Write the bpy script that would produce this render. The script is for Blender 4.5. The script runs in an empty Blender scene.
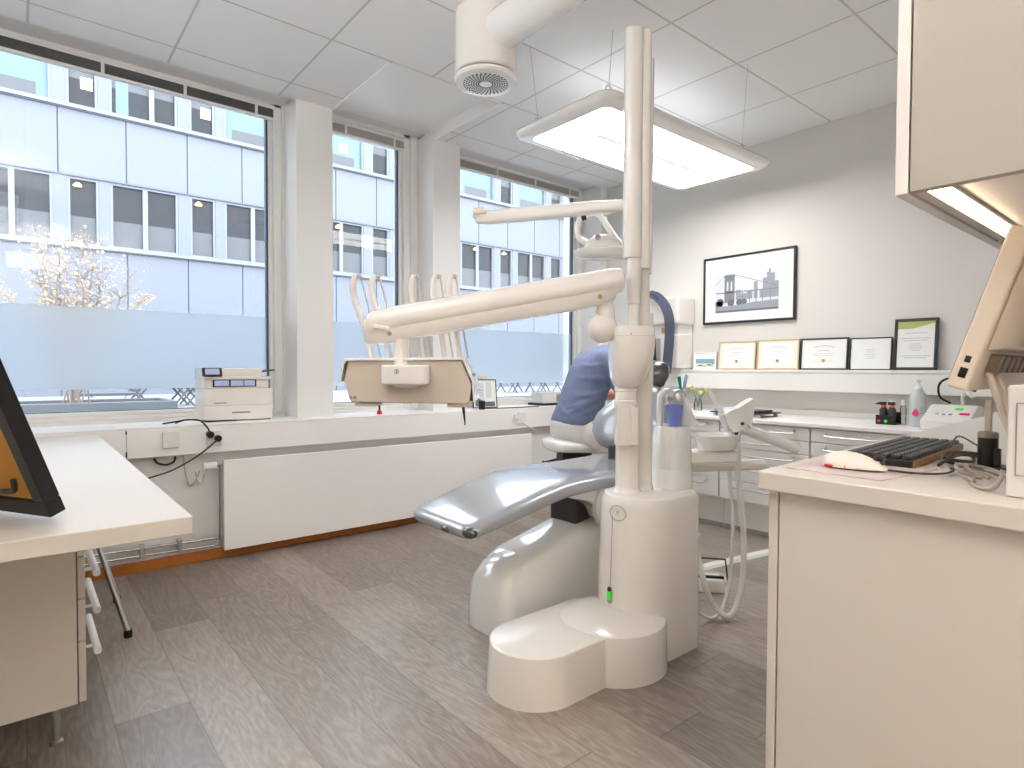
import bpy, math, random
from mathutils import Vector, Matrix
random.seed(7)
S = bpy.context.scene
COL = S.collection
R = math.radians
HC = 2.755                       # ceiling height

# ------------------------------------------------------------------ materials
def lin(c):
    c = c / 255.0
    return c / 12.92 if c <= 0.04045 else ((c + 0.055) / 1.055) ** 2.4
def rgb(r, g, b): return (lin(r), lin(g), lin(b), 1.0)

def mat(name, col, rough=0.5, metal=0.0, coat=0.0, spec=0.5, emit=None, es=0.0, var=0.0, vscale=6.0, bump=0.0, bscale=60.0, trans=0.0):
    m = bpy.data.materials.new(name); m.use_nodes = True
    nt = m.node_tree; b = nt.nodes['Principled BSDF']
    b.inputs['Base Color'].default_value = rgb(*col)
    b.inputs['Roughness'].default_value = rough
    b.inputs['Metallic'].default_value = metal
    b.inputs['Coat Weight'].default_value = coat
    b.inputs['Coat Roughness'].default_value = 0.06
    b.inputs['Specular IOR Level'].default_value = spec
    b.inputs['Transmission Weight'].default_value = trans
    if emit:
        b.inputs['Emission Color'].default_value = rgb(*emit)
        b.inputs['Emission Strength'].default_value = es
    tc = None
    if var or bump:
        tc = nt.nodes.new('ShaderNodeTexCoord')
    if var:
        n = nt.nodes.new('ShaderNodeTexNoise'); n.inputs['Scale'].default_value = vscale; n.inputs['Detail'].default_value = 4
        nt.links.new(tc.outputs['Object'], n.inputs['Vector'])
        mr = nt.nodes.new('ShaderNodeMapRange'); mr.inputs['To Min'].default_value = 1 - var; mr.inputs['To Max'].default_value = 1 + var
        nt.links.new(n.outputs['Fac'], mr.inputs['Value'])
        mx = nt.nodes.new('ShaderNodeMix'); mx.data_type = 'RGBA'; mx.blend_type = 'MULTIPLY'; mx.inputs[0].default_value = 1
        mx.inputs[6].default_value = rgb(*col)
        nt.links.new(mr.outputs[0], mx.inputs[7]); nt.links.new(mx.outputs[2], b.inputs['Base Color'])
    if bump:
        n = nt.nodes.new('ShaderNodeTexNoise'); n.inputs['Scale'].default_value = bscale; n.inputs['Detail'].default_value = 3
        nt.links.new(tc.outputs['Object'], n.inputs['Vector'])
        bp = nt.nodes.new('ShaderNodeBump'); bp.inputs['Strength'].default_value = bump; bp.inputs['Distance'].default_value = 0.01
        nt.links.new(n.outputs['Fac'], bp.inputs['Height']); nt.links.new(bp.outputs[0], b.inputs['Normal'])
    return m

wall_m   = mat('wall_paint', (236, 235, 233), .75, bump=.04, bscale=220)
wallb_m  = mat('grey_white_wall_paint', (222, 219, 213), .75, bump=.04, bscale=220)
white_m  = mat('white_paint', (249, 248, 246), .45)
frame_m  = mat('window_frame_paint', (237, 236, 233), .4)
laminate = mat('white_laminate', (238, 236, 232), .35)
beige_l  = mat('cream_laminate', (216, 210, 201), .4, bump=.02, bscale=300)
unit_m   = mat('unit_plastic', (239, 234, 227), .16, coat=.5)
unit_w   = mat('unit_white_plastic', (240, 239, 236), .16, coat=.5)
unit_g   = mat('unit_grey_beige', (205, 194, 180), .35)
grey_s   = mat('dark_grey', (60, 58, 56), .6)  # dark grey for gaps, holes and small dark parts
black_m  = mat('black_plastic', (16, 16, 18), .4)
cabp_m   = mat('shaded_end_panel', (178, 172, 162), .4)  # darker than the doors: shade on the end face put into the colour
dark_m   = mat('dark_frame', (34, 36, 40), .35)
chrome   = mat('chrome', (205, 205, 205), .15, metal=1)
alu      = mat('brushed_alu', (190, 190, 188), .35, metal=1)
leather  = mat('grey_leather', (148, 150, 155), .2, coat=.7, bump=.03, bscale=90)
film_d   = mat('dark_grey_leather', (70, 70, 72), .22, coat=.5)
oak_m    = mat('oak_baseboard', (176, 104, 40), .4, var=.18, vscale=14)
hose_m   = mat('grey_hose', (196, 194, 192), .35)
shirt_m  = mat('blue_grey_cotton', (112, 124, 154), .85, var=.1, vscale=14, bump=.6, bscale=13)
trouser_m= mat('white_cotton', (232, 230, 226), .85, bump=.12, bscale=24)
skin_m   = mat('skin', (208, 152, 122), .55)
hair_m   = mat('dark_hair', (52, 40, 32), .6, bump=.3, bscale=120)
mask_m   = mat('mask_paper', (222, 232, 238), .8)
red_m    = mat('red', (214, 24, 24), .4)
orange_m = mat('orange', (236, 104, 30), .5)
green_m  = mat('green_light', (40, 150, 40), .4, emit=(40, 200, 40), es=.6)
pink_m   = mat('pink_print', (230, 40, 130), .5)
paper_m  = mat('paper', (240, 240, 238), .6)
cream_p  = mat('cream_paper', (238, 232, 216), .6)
text_m   = mat('grey_print', (150, 150, 150), .7)
faint_m  = mat('faint_print', (196, 196, 196), .7)
gold_m   = mat('gold_seal', (170, 136, 84), .5)
woodf_m  = mat('pale_wood_frame', (200, 182, 150), .45, var=.08, vscale=20)
oliv_m   = mat('green_print', (176, 186, 110), .6)
brown_m  = mat('brown_backing_board', (186, 128, 48), .75, var=.1, vscale=8)
blind_m  = mat('blind_slats', (92, 94, 92), .5)
blind2_m = mat('pale_blind_slats', (186, 184, 178), .5)
socket_m = mat('socket_plastic', (236, 234, 229), .4)
stone_m  = mat('terrace_paving', (120, 122, 126), .8, var=.06, vscale=2)
planter_m= mat('planter_grey', (66, 71, 76), .8)
bark_m   = mat('bark', (104, 92, 84), .8)
leaf_m   = mat('yellow_leaf', (172, 144, 104), .7, var=.2, vscale=5)
clad_m   = mat('facade_cladding', (90, 94, 103), .6)
seam_m   = mat('facade_seam', (80, 84, 91), .8)
fframe_m = mat('facade_window_frame', (104, 108, 115), .6)
fpane_m  = mat('facade_glass_dark', (30, 32, 36), .25, spec=.25, var=.35, vscale=1.3)
fpane2_m = mat('facade_glass_frosted', (62, 64, 68), .5, var=.12, vscale=2)
fpane3_m = mat('facade_glass_pale', (84, 104, 112), .3, spec=.3, var=.12, vscale=1)
lampw_m  = mat('lit_lamp', (255, 220, 170), .4, emit=(255, 205, 140), es=3.0)
led_m    = mat('led_strip', (255, 240, 215), .4, emit=(255, 222, 186), es=7)
diff_m   = mat('lamp_diffuser', (250, 250, 250), .5, emit=(255, 252, 250), es=9.3)
refl_m   = mat('lamp_reflector', (240, 244, 248), .3, emit=(225, 236, 250), es=.42)
warm_m   = mat('added_warm_diffuser', (250, 240, 225), .5, emit=(255, 226, 196), es=6)  # warm_m to neutup_m: glow of the two added fill pendants
warmup_m = mat('added_uplight', (250, 240, 225), .5, emit=(250, 250, 252), es=17)
neut_m = mat('added_fill_diffuser', (250, 250, 250), .5, emit=(255, 248, 240), es=2.2)
neutup_m = mat('neutral_added_uplight', (250, 250, 250), .5, emit=(250, 251, 255), es=15)
mainup_m = mat('pendant_added_uplight', (250, 250, 250), .5, emit=(252, 252, 255), es=.7)  # upward glow added to the pendant to brighten the ceiling
blue_m   = mat('blue_cup_plastic', (150, 168, 255), .25, trans=.35)
toothb_m = mat('pale_blue_plastic', (166, 206, 236), .3)
toothg_m = mat('teal_plastic', (30, 134, 110), .35)
screen_m = mat('lcd_screen', (150, 160, 185), .15, emit=(170, 185, 220), es=.25)
padpr_m  = mat('mouse_pad', (214, 196, 196), .45, var=.18, vscale=14)
shade_m  = mat('skyline_grey', (150, 156, 166), .6)
shade2_m = mat('tower_grey', (128, 133, 140), .6)
shade3_m = mat('photo_sky', (214, 216, 220), .6)
shade4_m = mat('photo_dark', (106, 110, 118), .6)
sea_m    = mat('print_blue', (140, 176, 192), .6)
keys_m   = mat('key_caps', (66, 66, 68), .45)
kbase_m  = mat('keyboard_black', (22, 20, 20), .35)
mon_m    = mat('monitor_cream', (226, 212, 194), .45)
box_m    = mat('device_box_white', (226, 224, 220), .45)
tinted_m = mat('tinted_cream_band', (196, 150, 90), .5)
ribbon_m = mat('dark_ribbon', (44, 50, 70), .5)
pale_band= mat('band_lining', (72, 76, 94), .6)

def glass_mat(name, tint=(1, 1, 1), gloss=.06):
    m = bpy.data.materials.new(name); m.use_nodes = True; nt = m.node_tree; nt.nodes.clear()
    o = nt.nodes.new('ShaderNodeOutputMaterial'); t = nt.nodes.new('ShaderNodeBsdfTransparent'); g = nt.nodes.new('ShaderNodeBsdfGlossy')
    g.inputs['Roughness'].default_value = .02; t.inputs['Color'].default_value = (*tint, 1)
    mx = nt.nodes.new('ShaderNodeMixShader'); fr = nt.nodes.new('ShaderNodeFresnel'); fr.inputs['IOR'].default_value = 1.35
    mu = nt.nodes.new('ShaderNodeMath'); mu.operation = 'MULTIPLY'; mu.inputs[1].default_value = gloss / .04 * .6
    nt.links.new(fr.outputs[0], mu.inputs[0]); nt.links.new(mu.outputs[0], mx.inputs[0])
    nt.links.new(t.outputs[0], mx.inputs[1]); nt.links.new(g.outputs[0], mx.inputs[2]); nt.links.new(mx.outputs[0], o.inputs[0])
    return m
glass_m = glass_mat('window_glass', (.97, .985, 1))
clear_m = glass_mat('clear_plastic', (.95, .96, .95), .12)

def frost_mat():
    m = bpy.data.materials.new('frosted_film'); m.use_nodes = True; nt = m.node_tree; nt.nodes.clear()
    o = nt.nodes.new('ShaderNodeOutputMaterial'); t = nt.nodes.new('ShaderNodeBsdfTranslucent'); d = nt.nodes.new('ShaderNodeBsdfDiffuse')
    t.inputs['Color'].default_value = (.94, .98, 1, 1); d.inputs['Color'].default_value = (.9, .95, .98, 1)
    a = nt.nodes.new('ShaderNodeMixShader'); a.inputs[0].default_value = .12
    q = nt.nodes.new('ShaderNodeBsdfRefraction'); q.inputs['Roughness'].default_value = .55; q.inputs['IOR'].default_value = 1.12; q.inputs['Color'].default_value = (.96, .99, 1, 1)
    e = nt.nodes.new('ShaderNodeMixShader'); e.inputs[0].default_value = .72
    nt.links.new(t.outputs[0], a.inputs[1]); nt.links.new(d.outputs[0], a.inputs[2]); nt.links.new(a.outputs[0], e.inputs[1]); nt.links.new(q.outputs[0], e.inputs[2]); nt.links.new(e.outputs[0], o.inputs[0])
    return m
frost_m = frost_mat()

def floor_mat():
    m = bpy.data.materials.new('oak_plank_floor'); m.use_nodes = True; nt = m.node_tree; N = nt.nodes.new; Lk = nt.links.new
    b = nt.nodes['Principled BSDF']; tc = N('ShaderNodeTexCoord'); sp = N('ShaderNodeSeparateXYZ'); Lk(tc.outputs['Object'], sp.inputs[0])
    def mth(op, a=None, bb=None, av=0, bv=0):
        n = N('ShaderNodeMath'); n.operation = op
        if a is not None: Lk(a, n.inputs[0])
        else: n.inputs[0].default_value = av
        if bb is not None: Lk(bb, n.inputs[1])
        else: n.inputs[1].default_value = bv
        return n.outputs[0]
    W, LEN = .205, 2.5
    u = mth('DIVIDE', mth('SUBTRACT', sp.outputs[0], bv=.005), bv=W)
    row = mth('FLOOR', u); fx = mth('SUBTRACT', u, row)
    wn = N('ShaderNodeTexWhiteNoise'); wn.noise_dimensions = '1D'; Lk(row, wn.inputs['W'])
    v = mth('ADD', mth('DIVIDE', sp.outputs[1], bv=LEN), wn.outputs['Value'])
    colv = mth('FLOOR', v); fy = mth('SUBTRACT', v, colv)
    idn = mth('ADD', mth('MULTIPLY', row, bv=7.31), mth('MULTIPLY', colv, bv=3.17))
    wn2 = N('ShaderNodeTexWhiteNoise'); wn2.noise_dimensions = '1D'; Lk(idn, wn2.inputs['W'])
    # grain: noise stretched along the board, distorted into cathedral figure
    cb = N('ShaderNodeCombineXYZ'); Lk(sp.outputs[0], cb.inputs[0]); Lk(mth('MULTIPLY', sp.outputs[1], bv=.16), cb.inputs[1]); Lk(mth('MULTIPLY', idn, bv=1.7), cb.inputs[2])
    n1 = N('ShaderNodeTexNoise'); n1.inputs['Scale'].default_value = 9; n1.inputs['Detail'].default_value = 2; n1.inputs['Distortion'].default_value = .6; Lk(cb.outputs[0], n1.inputs['Vector'])
    rings = mth('SINE', mth('MULTIPLY', n1.outputs['Fac'], bv=72))
    n2 = N('ShaderNodeTexNoise'); n2.inputs['Scale'].default_value = 120; n2.inputs['Detail'].default_value = 3; Lk(cb.outputs[0], n2.inputs['Vector'])
    g = mth('ADD', mth('MULTIPLY', rings, bv=.07), mth('MULTIPLY', mth('SUBTRACT', n2.outputs['Fac'], bv=.5), bv=.5))
    tone = mth('ADD', mth('ADD', g, mth('MULTIPLY', wn2.outputs['Value'], bv=.30)), bv=.36)
    # knots
    vo = N('ShaderNodeTexVoronoi'); vo.inputs['Scale'].default_value = 1.7; Lk(tc.outputs['Object'], vo.inputs['Vector'])
    kn = mth('LESS_THAN', vo.outputs['Distance'], bv=.024)
    ramp = N('ShaderNodeValToRGB'); Lk(tone, ramp.inputs[0])
    e = ramp.color_ramp.elements; e[0].position = 0; e[0].color = rgb(88, 80, 74); e[1].position = 1; e[1].color = rgb(184, 172, 160)
    e2 = e.new(.45); e2.color = rgb(134, 122, 112)
    ex = mth('MINIMUM', fx, mth('SUBTRACT', bb=fx, av=1)); ey = mth('MINIMUM', fy, mth('SUBTRACT', bb=fy, av=1))
    gap = mth('MAXIMUM', mth('LESS_THAN', ex, bv=.010), mth('LESS_THAN', ey, bv=.0012))
    dk = mth('MAXIMUM', mth('MULTIPLY', gap, bv=.35), mth('MULTIPLY', kn, bv=.7))
    mx = N('ShaderNodeMix'); mx.data_type = 'RGBA'; Lk(dk, mx.inputs[0]); Lk(ramp.outputs[0], mx.inputs[6]); mx.inputs[7].default_value = rgb(46, 36, 28)
    Lk(mx.outputs[2], b.inputs['Base Color'])
    b.inputs['Roughness'].default_value = .36; b.inputs['Specular IOR Level'].default_value = .5
    bp = N('ShaderNodeBump'); bp.inputs['Strength'].default_value = .25; bp.inputs['Distance'].default_value = .003
    Lk(mth('SUBTRACT', g, gap), bp.inputs['Height']); Lk(bp.outputs[0], b.inputs['Normal'])
    return m
floor_m = floor_mat()

def ceil_mat():
    m = bpy.data.materials.new('ceiling_tiles'); m.use_nodes = True; nt = m.node_tree; N = nt.nodes.new; Lk = nt.links.new
    b = nt.nodes['Principled BSDF']; tc = N('ShaderNodeTexCoord'); sp = N('ShaderNodeSeparateXYZ'); Lk(tc.outputs['Object'], sp.inputs[0])
    outs = []
    for ax, off in ((0, .657), (1, .575)):
        a = N('ShaderNodeMath'); a.operation = 'SUBTRACT'; Lk(sp.outputs[ax], a.inputs[0]); a.inputs[1].default_value = off - 6
        d = N('ShaderNodeMath'); d.operation = 'DIVIDE'; Lk(a.outputs[0], d.inputs[0]); d.inputs[1].default_value = .6
        f = N('ShaderNodeMath'); f.operation = 'PINGPONG'; Lk(d.outputs[0], f.inputs[0]); f.inputs[1].default_value = .5
        l = N('ShaderNodeMath'); l.operation = 'LESS_THAN'; Lk(f.outputs[0], l.inputs[0]); l.inputs[1].default_value = .0095
        outs.append(l)
    mx = N('ShaderNodeMath'); mx.operation = 'MAXIMUM'; Lk(outs[0].outputs[0], mx.inputs[0]); Lk(outs[1].outputs[0], mx.inputs[1])
    mix = N('ShaderNodeMix'); mix.data_type = 'RGBA'; Lk(mx.outputs[0], mix.inputs[0]); mix.inputs[6].default_value = rgb(242, 242, 241); mix.inputs[7].default_value = rgb(206, 203, 198)
    Lk(mix.outputs[2], b.inputs['Base Color']); b.inputs['Roughness'].default_value = .85
    bp = N('ShaderNodeBump'); bp.inputs['Strength'].default_value = .4; bp.inputs['Distance'].default_value = .006; bp.invert = True
    Lk(mx.outputs[0], bp.inputs['Height']); Lk(bp.outputs[0], b.inputs['Normal'])
    return m
ceil_m = ceil_mat()

# ------------------------------------------------------------------ mesh builder
def catmull(pts, n=6):
    P = [Vector(p) for p in pts]
    if len(P) < 3: return P
    P = [P[0] * 2 - P[1]] + P + [P[-1] * 2 - P[-2]]; out = []
    for i in range(1, len(P) - 2):
        for k in range(n):
            t = k / n; a, b, c, d = P[i - 1], P[i], P[i + 1], P[i + 2]
            out.append(.5 * ((2 * b) + (c - a) * t + (2 * a - 5 * b + 4 * c - d) * t * t + (3 * b - 3 * c + d - a) * t ** 3))
    out.append(P[-2]); return out

class MB:
    def __init__(s): s.v = []; s.f = []; s.mi = []; s.M = Matrix.Identity(4); s.cur = 0
    def add(s, vs, fs):
        o = len(s.v); s.v += [s.M @ Vector(v) for v in vs]; s.f += [[o + i for i in f] for f in fs]; s.mi += [s.cur] * len(fs); return s
    def box(s, x0, x1, y0, y1, z0, z1):
        return s.add([(x0, y0, z0), (x1, y0, z0), (x1, y1, z0), (x0, y1, z0), (x0, y0, z1), (x1, y0, z1), (x1, y1, z1), (x0, y1, z1)],
                     [(0, 3, 2, 1), (4, 5, 6, 7), (0, 1, 5, 4), (1, 2, 6, 5), (2, 3, 7, 6), (3, 0, 4, 7)])
    def loft(s, rings, caps=True, closed=False):
        n = len(rings[0]); vs = [p for r in rings for p in r]; fs = []
        m = len(rings)
        for i in range(m if closed else m - 1):
            j = (i + 1) % m
            for k in range(n):
                l = (k + 1) % n; fs.append((i * n + k, i * n + l, j * n + l, j * n + k))
        if caps and not closed:
            fs.append(tuple(reversed(range(n)))); fs.append(tuple((m - 1) * n + k for k in range(n)))
        return s.add(vs, fs)
    def prism(s, poly, z0, z1, top=1.0, c=None):
        if c is None: c = (sum(p[0] for p in poly) / len(poly), sum(p[1] for p in poly) / len(poly))
        return s.loft([[(p[0], p[1], z0) for p in poly], [(c[0] + (p[0] - c[0]) * top, c[1] + (p[1] - c[1]) * top, z1) for p in poly]])
    def prism_y(s, poly, y0, y1):      # polygon in (x, z), extruded along y
        return s.loft([[(p[0], y0, p[1]) for p in poly], [(p[0], y1, p[1]) for p in poly]])
    def tube(s, pts, r, n=10, smooth=6, flat=1.0, up=None):
        P = catmull(pts, smooth) if smooth and len(pts) > 2 else [Vector(p) for p in pts]
        m = len(P); rings = []; prev = Vector(up) if up else None
        for i, p in enumerate(P):
            t = (P[min(i + 1, m - 1)] - P[max(i - 1, 0)])
            if t.length < 1e-9: t = Vector((0, 0, 1))
            t.normalize()
            if prev is None: prev = t.orthogonal()
            a = prev - t * prev.dot(t)
            if a.length < 1e-6: a = t.orthogonal()
            a.normalize(); prev = a; b = t.cross(a)
            if isinstance(r, (list, tuple)):
                q = i / (m - 1) * (len(r) - 1); k = min(int(q), len(r) - 2); rr = r[k] + (r[k + 1] - r[k]) * (q - k)
            else: rr = r
            rings.append([p + a * (math.cos(2 * math.pi * k / n) * rr) + b * (math.sin(2 * math.pi * k / n) * rr * flat) for k in range(n)])
        return s.loft(rings)
    def lathe(s, prof, c=(0, 0), n=32):  # prof: (r, z)
        rings = [[(c[0] + max(r, 1e-4) * math.cos(2 * math.pi * k / n), c[1] + max(r, 1e-4) * math.sin(2 * math.pi * k / n), z) for k in range(n)] for r, z in prof]
        return s.loft(rings)
    def ell(s, c, rx, ry, rz, n=20, m=12, ex=1.0):
        rings = []
        for i in range(m + 1):
            ph = -math.pi / 2 + math.pi * i / m; cz = math.sin(ph); cr = max(math.cos(ph), 1e-4) ** ex
            rings.append([(c[0] + rx * cr * math.cos(2 * math.pi * k / n), c[1] + ry * cr * math.sin(2 * math.pi * k / n), c[2] + rz * cz) for k in range(n)])
        return s.loft(rings)
    def torus(s, c, R_, r, n=28, m=8, axis='z'):
        rings = []
        for i in range(n):
            a = 2 * math.pi * i / n; rr = []
            for k in range(m):
                b = 2 * math.pi * k / m; q = R_ + r * math.cos(b); x, y, z = q * math.cos(a), q * math.sin(a), r * math.sin(b)
                rr.append((c[0] + x, c[1] + y, c[2] + z) if axis == 'z' else ((c[0] + x, c[1] + z, c[2] + y) if axis == 'y' else (c[0] + z, c[1] + x, c[2] + y)))
            rings.append(rr)
        return s.loft(rings, closed=True)

def rrect(x0, x1, y0, y1, r, n=6):
    out = []
    for cx, cy, a0 in ((x1 - r, y0 + r, -90), (x1 - r, y1 - r, 0), (x0 + r, y1 - r, 90), (x0 + r, y0 + r, 180)):
        for k in range(n + 1):
            a = R(a0 + 90 * k / n); out.append((cx + r * math.cos(a), cy + r * math.sin(a)))
    return out
def sup(a, b, e=2.5, n=28, c=(0, 0)):  # superellipse outline
    o = []
    for k in range(n):
        t = 2 * math.pi * k / n; x, y = math.cos(t), math.sin(t)
        o.append((c[0] + a * math.copysign(abs(x) ** (2 / e), x), c[1] + b * math.copysign(abs(y) ** (2 / e), y)))
    return o

# ------------------------------------------------------------------ objects
ORG = {}
def setp(o, **k):
    for a, b in k.items():
        if b: o[a] = b
def thing(name, label, cat, loc=(0, 0, 0), group=None, rot=None, local=False):
    o = bpy.data.objects.new(name, None); COL.objects.link(o); o.empty_display_size = .1
    o.location = loc
    if rot: o.rotation_euler = rot
    setp(o, label=label, category=cat, group=group)
    ORG[o.name] = Vector((0, 0, 0)) if (local or rot) else Vector(loc)
    return o
def build(name, mb, mats, parent=None, bevel=0.0, seg=2, smooth=True, angle=38, label=None, kind=None, cat=None, group=None, subsurf=0, remesh=0, disp=None, loc=None):
    me = bpy.data.meshes.new(name)
    org = ORG[parent.name] if parent is not None else Vector(loc or (0, 0, 0))
    me.from_pydata([v - org for v in mb.v], [], mb.f)
    ms = mats if isinstance(mats, (list, tuple)) else [mats]
    for m in ms: me.materials.append(m)
    if len(ms) > 1: me.polygons.foreach_set('material_index', mb.mi)
    me.validate(); me.update()
    import bmesh
    bm = bmesh.new(); bm.from_mesh(me); bmesh.ops.recalc_face_normals(bm, faces=bm.faces); bm.to_mesh(me); bm.free()
    if smooth:
        me.polygons.foreach_set('use_smooth', [True] * len(me.polygons))
        if not remesh and not subsurf: me.set_sharp_from_angle(angle=R(angle))
    o = bpy.data.objects.new(name, me); COL.objects.link(o)
    if parent is not None: o.parent = parent; ORG[o.name] = org
    else: o.location = org; ORG[o.name] = org
    if remesh:
        md = o.modifiers.new('r', 'REMESH'); md.mode = 'VOXEL'; md.voxel_size = remesh; md.use_smooth_shade = True
        sm = o.modifiers.new('s', 'SMOOTH'); sm.iterations = 6; sm.factor = .6
    if bevel:
        md = o.modifiers.new('b', 'BEVEL'); md.width = bevel; md.segments = seg; md.limit_method = 'ANGLE'; md.angle_limit = R(35); md.harden_normals = smooth
    if subsurf:
        md = o.modifiers.new('u', 'SUBSURF'); md.levels = subsurf; md.render_levels = subsurf
    setp(o, label=label, kind=kind, category=cat, group=group)
    return o
def struct(name, mb, m, **k): return build(name, mb, m, kind='structure', **k)
def dup(root, loc, label=None, rot=None, group=None):
    r = root.copy(); COL.objects.link(r); r.location = loc
    if rot: r.rotation_euler = rot
    if label: r['label'] = label
    if group: r['group'] = group
    for ch in list(root.children):
        c = ch.copy(); COL.objects.link(c); c.parent = r
        for g in list(ch.children):
            d = g.copy(); COL.objects.link(d); d.parent = c
    return r
def B(*a): return MB().box(*a)

# ================================================================== SETTING
XL, XR, YB, YW = -.50, 4.25, -2.6, 3.76      # room limits
struct('floor', B(XL, XR, YB, 4.06, -.06, 0), floor_m, smooth=False)
# ceiling with the raised plain bay at the second window
rx0, rx1, ry0 = 1.587, 2.38, 2.975
mb = MB()
mb.box(XL, rx0, YB, 3.78, HC, HC + .05); mb.box(rx1, XR, YB, 3.78, HC, HC + .05); mb.box(rx0, rx1, YB, ry0, HC, HC + .05)
struct('ceiling', mb, ceil_m, smooth=False)
mb = MB(); mb.box(rx0, rx1, ry0, 3.9, HC + .075, HC + .1); mb.box(rx0, rx0 + .012, ry0, 3.78, HC - .004, HC + .075); mb.box(rx1 - .012, rx1, ry0, 3.9, HC - .004, HC + .075); mb.box(rx0, rx1, ry0, ry0 + .012, HC - .004, HC + .075)
struct('ceiling_bay', mb, white_m, smooth=False)
mb = MB(); mb.box(XL, rx0, 3.78, 4.2, HC + .03, HC + .1); mb.box(rx1, XR + .1, 3.78, 4.2, HC + .03, HC + .1); mb.box(rx0, rx1, 3.9, 4.2, HC + .075, HC + .15)
mb.box(XL, XR + .1, 4.09, 4.25, HC + .03, HC + .5)
struct('trim_1', mb, wall_m, smooth=False)                     # head of the window recess
# outer roof slab keeps daylight out above the ceiling
struct('roof_slab', B(XL - .2, XR + .3, YB - .2, 4.25, HC + .2, HC + .45), wall_m, smooth=False)

mb = MB()
mb.box(XL, XR, 3.66, 4.25, 0, .606); mb.box(XL, XR, 3.97, 4.25, .606, .75)
for a, b in ((1.355, 1.59), (2.355, 2.59), (4.17, 4.4)): mb.box(a, b, YW, 4.25, .7664, HC + .05)
mb.box(XL - .2, -.46, YW, 4.25, .7664, HC + .05)
struct('wall_window', mb, wall_m, smooth=False)
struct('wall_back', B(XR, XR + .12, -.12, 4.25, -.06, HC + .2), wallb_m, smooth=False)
struct('wall_right', B(1.14, XR, -.12, 0, -.06, HC + .2), wall_m, smooth=False)
struct('wall_entry', B(1.14, 1.26, YB, -.12, -.06, HC + .2), wall_m, smooth=False)
struct('wall_left', B(XL - .12, XL, YB - .12, 4.06, -.06, HC + .2), wall_m, smooth=False)
struct('wall_rear', B(XL, 1.26, YB - .12, YB, -.06, HC + .2), wall_m, smooth=False)
struct('baseboard_window', B(XL, XR, 3.645, 3.66, 0, .058), oak_m, bevel=.003)
struct('baseboard_back', B(XR - .012, XR, 2.7, 3.64, 0, .058), oak_m, bevel=.003)

# windows ------------------------------------------------------------
def window(i, x0, x1, z1, cas=.05):
    z0, y0 = .755, 4.0
    mb = MB()
    f = cas
    mb.box(x0, x0 + f, y0, 4.12, z0, z1); mb.box(x1 - f, x1, y0, 4.12, z0, z1)
    mb.box(x0, x1, y0, 4.12, z1 - .035, z1)
    # stepped bottom rail
    mb.box(x0, x1, 3.965, 4.12, z0, z0 + .03); mb.box(x0, x1, 3.985, 4.12, z0 + .03, z0 + .052); mb.box(x0 + f, x1 - f, 4.02, 4.12, z0 + .052, z0 + .075)
    mb.box(x1 - f - .022, x1 - f, 4.03, 4.12, z0 + .06, z1 - .03); mb.box(x0 + f, x0 + f + .022, 4.03, 4.12, z0 + .06, z1 - .03)
    fr = struct('window_%d' % i, mb, frame_m, bevel=.004)
    g = MB(); g.box(x0 + f + .02, x1 - f - .02, 4.072, 4.078, z0 + .07, z1 - .03)
    build('pane', g, glass_m, fr, smooth=False)
    ff = MB(); ff.box(x0 + f + .023, x1 - f - .012, 4.060, 4.062, .955, 1.41)
    build('frosted_film', ff, frost_m, fr, smooth=False, label='frosted privacy film across the lower pane')
    dk = MB(); dk.box(x1 - f - .034, x1 - f - .022, 4.055, 4.09, z0 + .075, z1 - .035); dk.box(x0 + f + .022, x0 + f + .034, 4.055, 4.09, z0 + .075, z1 - .035)
    dk.box(x0 + f, x1 - f, 4.055, 4.09, z0 + .072, z0 + .08)
    build('gasket', dk, mat('gasket_%d' % i, (70, 88, 108), .4), fr, smooth=False)
    return fr
window(1, -.46, 1.345, 2.80); window(2, 1.59, 2.30, 2.84, .05); window(3, 2.59, 4.17, 2.80)
mb = MB(); mb.box(2.30, 2.355, 3.98, 4.12, .755, 2.87); mb.box(1.345, 1.355, 3.98, 4.12, .755, 2.84)
struct('trim_2', mb, frame_m, bevel=.003)

def blind(x0, x1, z, tapes, label, bm=None):
    t = thing('venetian_blind', label, 'blind', ((x0 + x1) / 2, 4.02, z), 'raised venetian blinds at the window heads')
    build('headrail', B(x0, x1, 4.005, 4.032, z - .012, z + .004), frame_m, t, bevel=.002)
    sl = MB()
    for k in range(11): sl.box(x0 + .004, x1 - .004, 4.004, 4.034, z - .0165 - k * .0047, z - .0135 - k * .0047)
    sl.box(x0 + .006, x1 - .006, 4.008, 4.03, z - .066, z - .014)
    build('slat_stack', sl, bm or blind_m, t, smooth=False)
    build('bottom_rail', B(x0, x1, 4.003, 4.035, z - .082, z - .067), frame_m, t, bevel=.003)
    for x in tapes: build('ladder_tape', B(x - .008, x + .008, 3.999, 4.038, z - .08, z), frame_m, t, smooth=False)
blind(-.40, 1.31, 2.765, (-.075, .38, .785, 1.19), 'raised dark venetian blind across the head of the wide left window')
blind(1.62, 2.26, 2.79, (1.79, 2.17), 'raised grey venetian blind in the narrow middle window', blind2_m)
blind(2.64, 4.13, 2.775, (2.75, 3.14, 3.57, 4.0), 'raised grey venetian blind in the third window near the corner', blind2_m)

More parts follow.
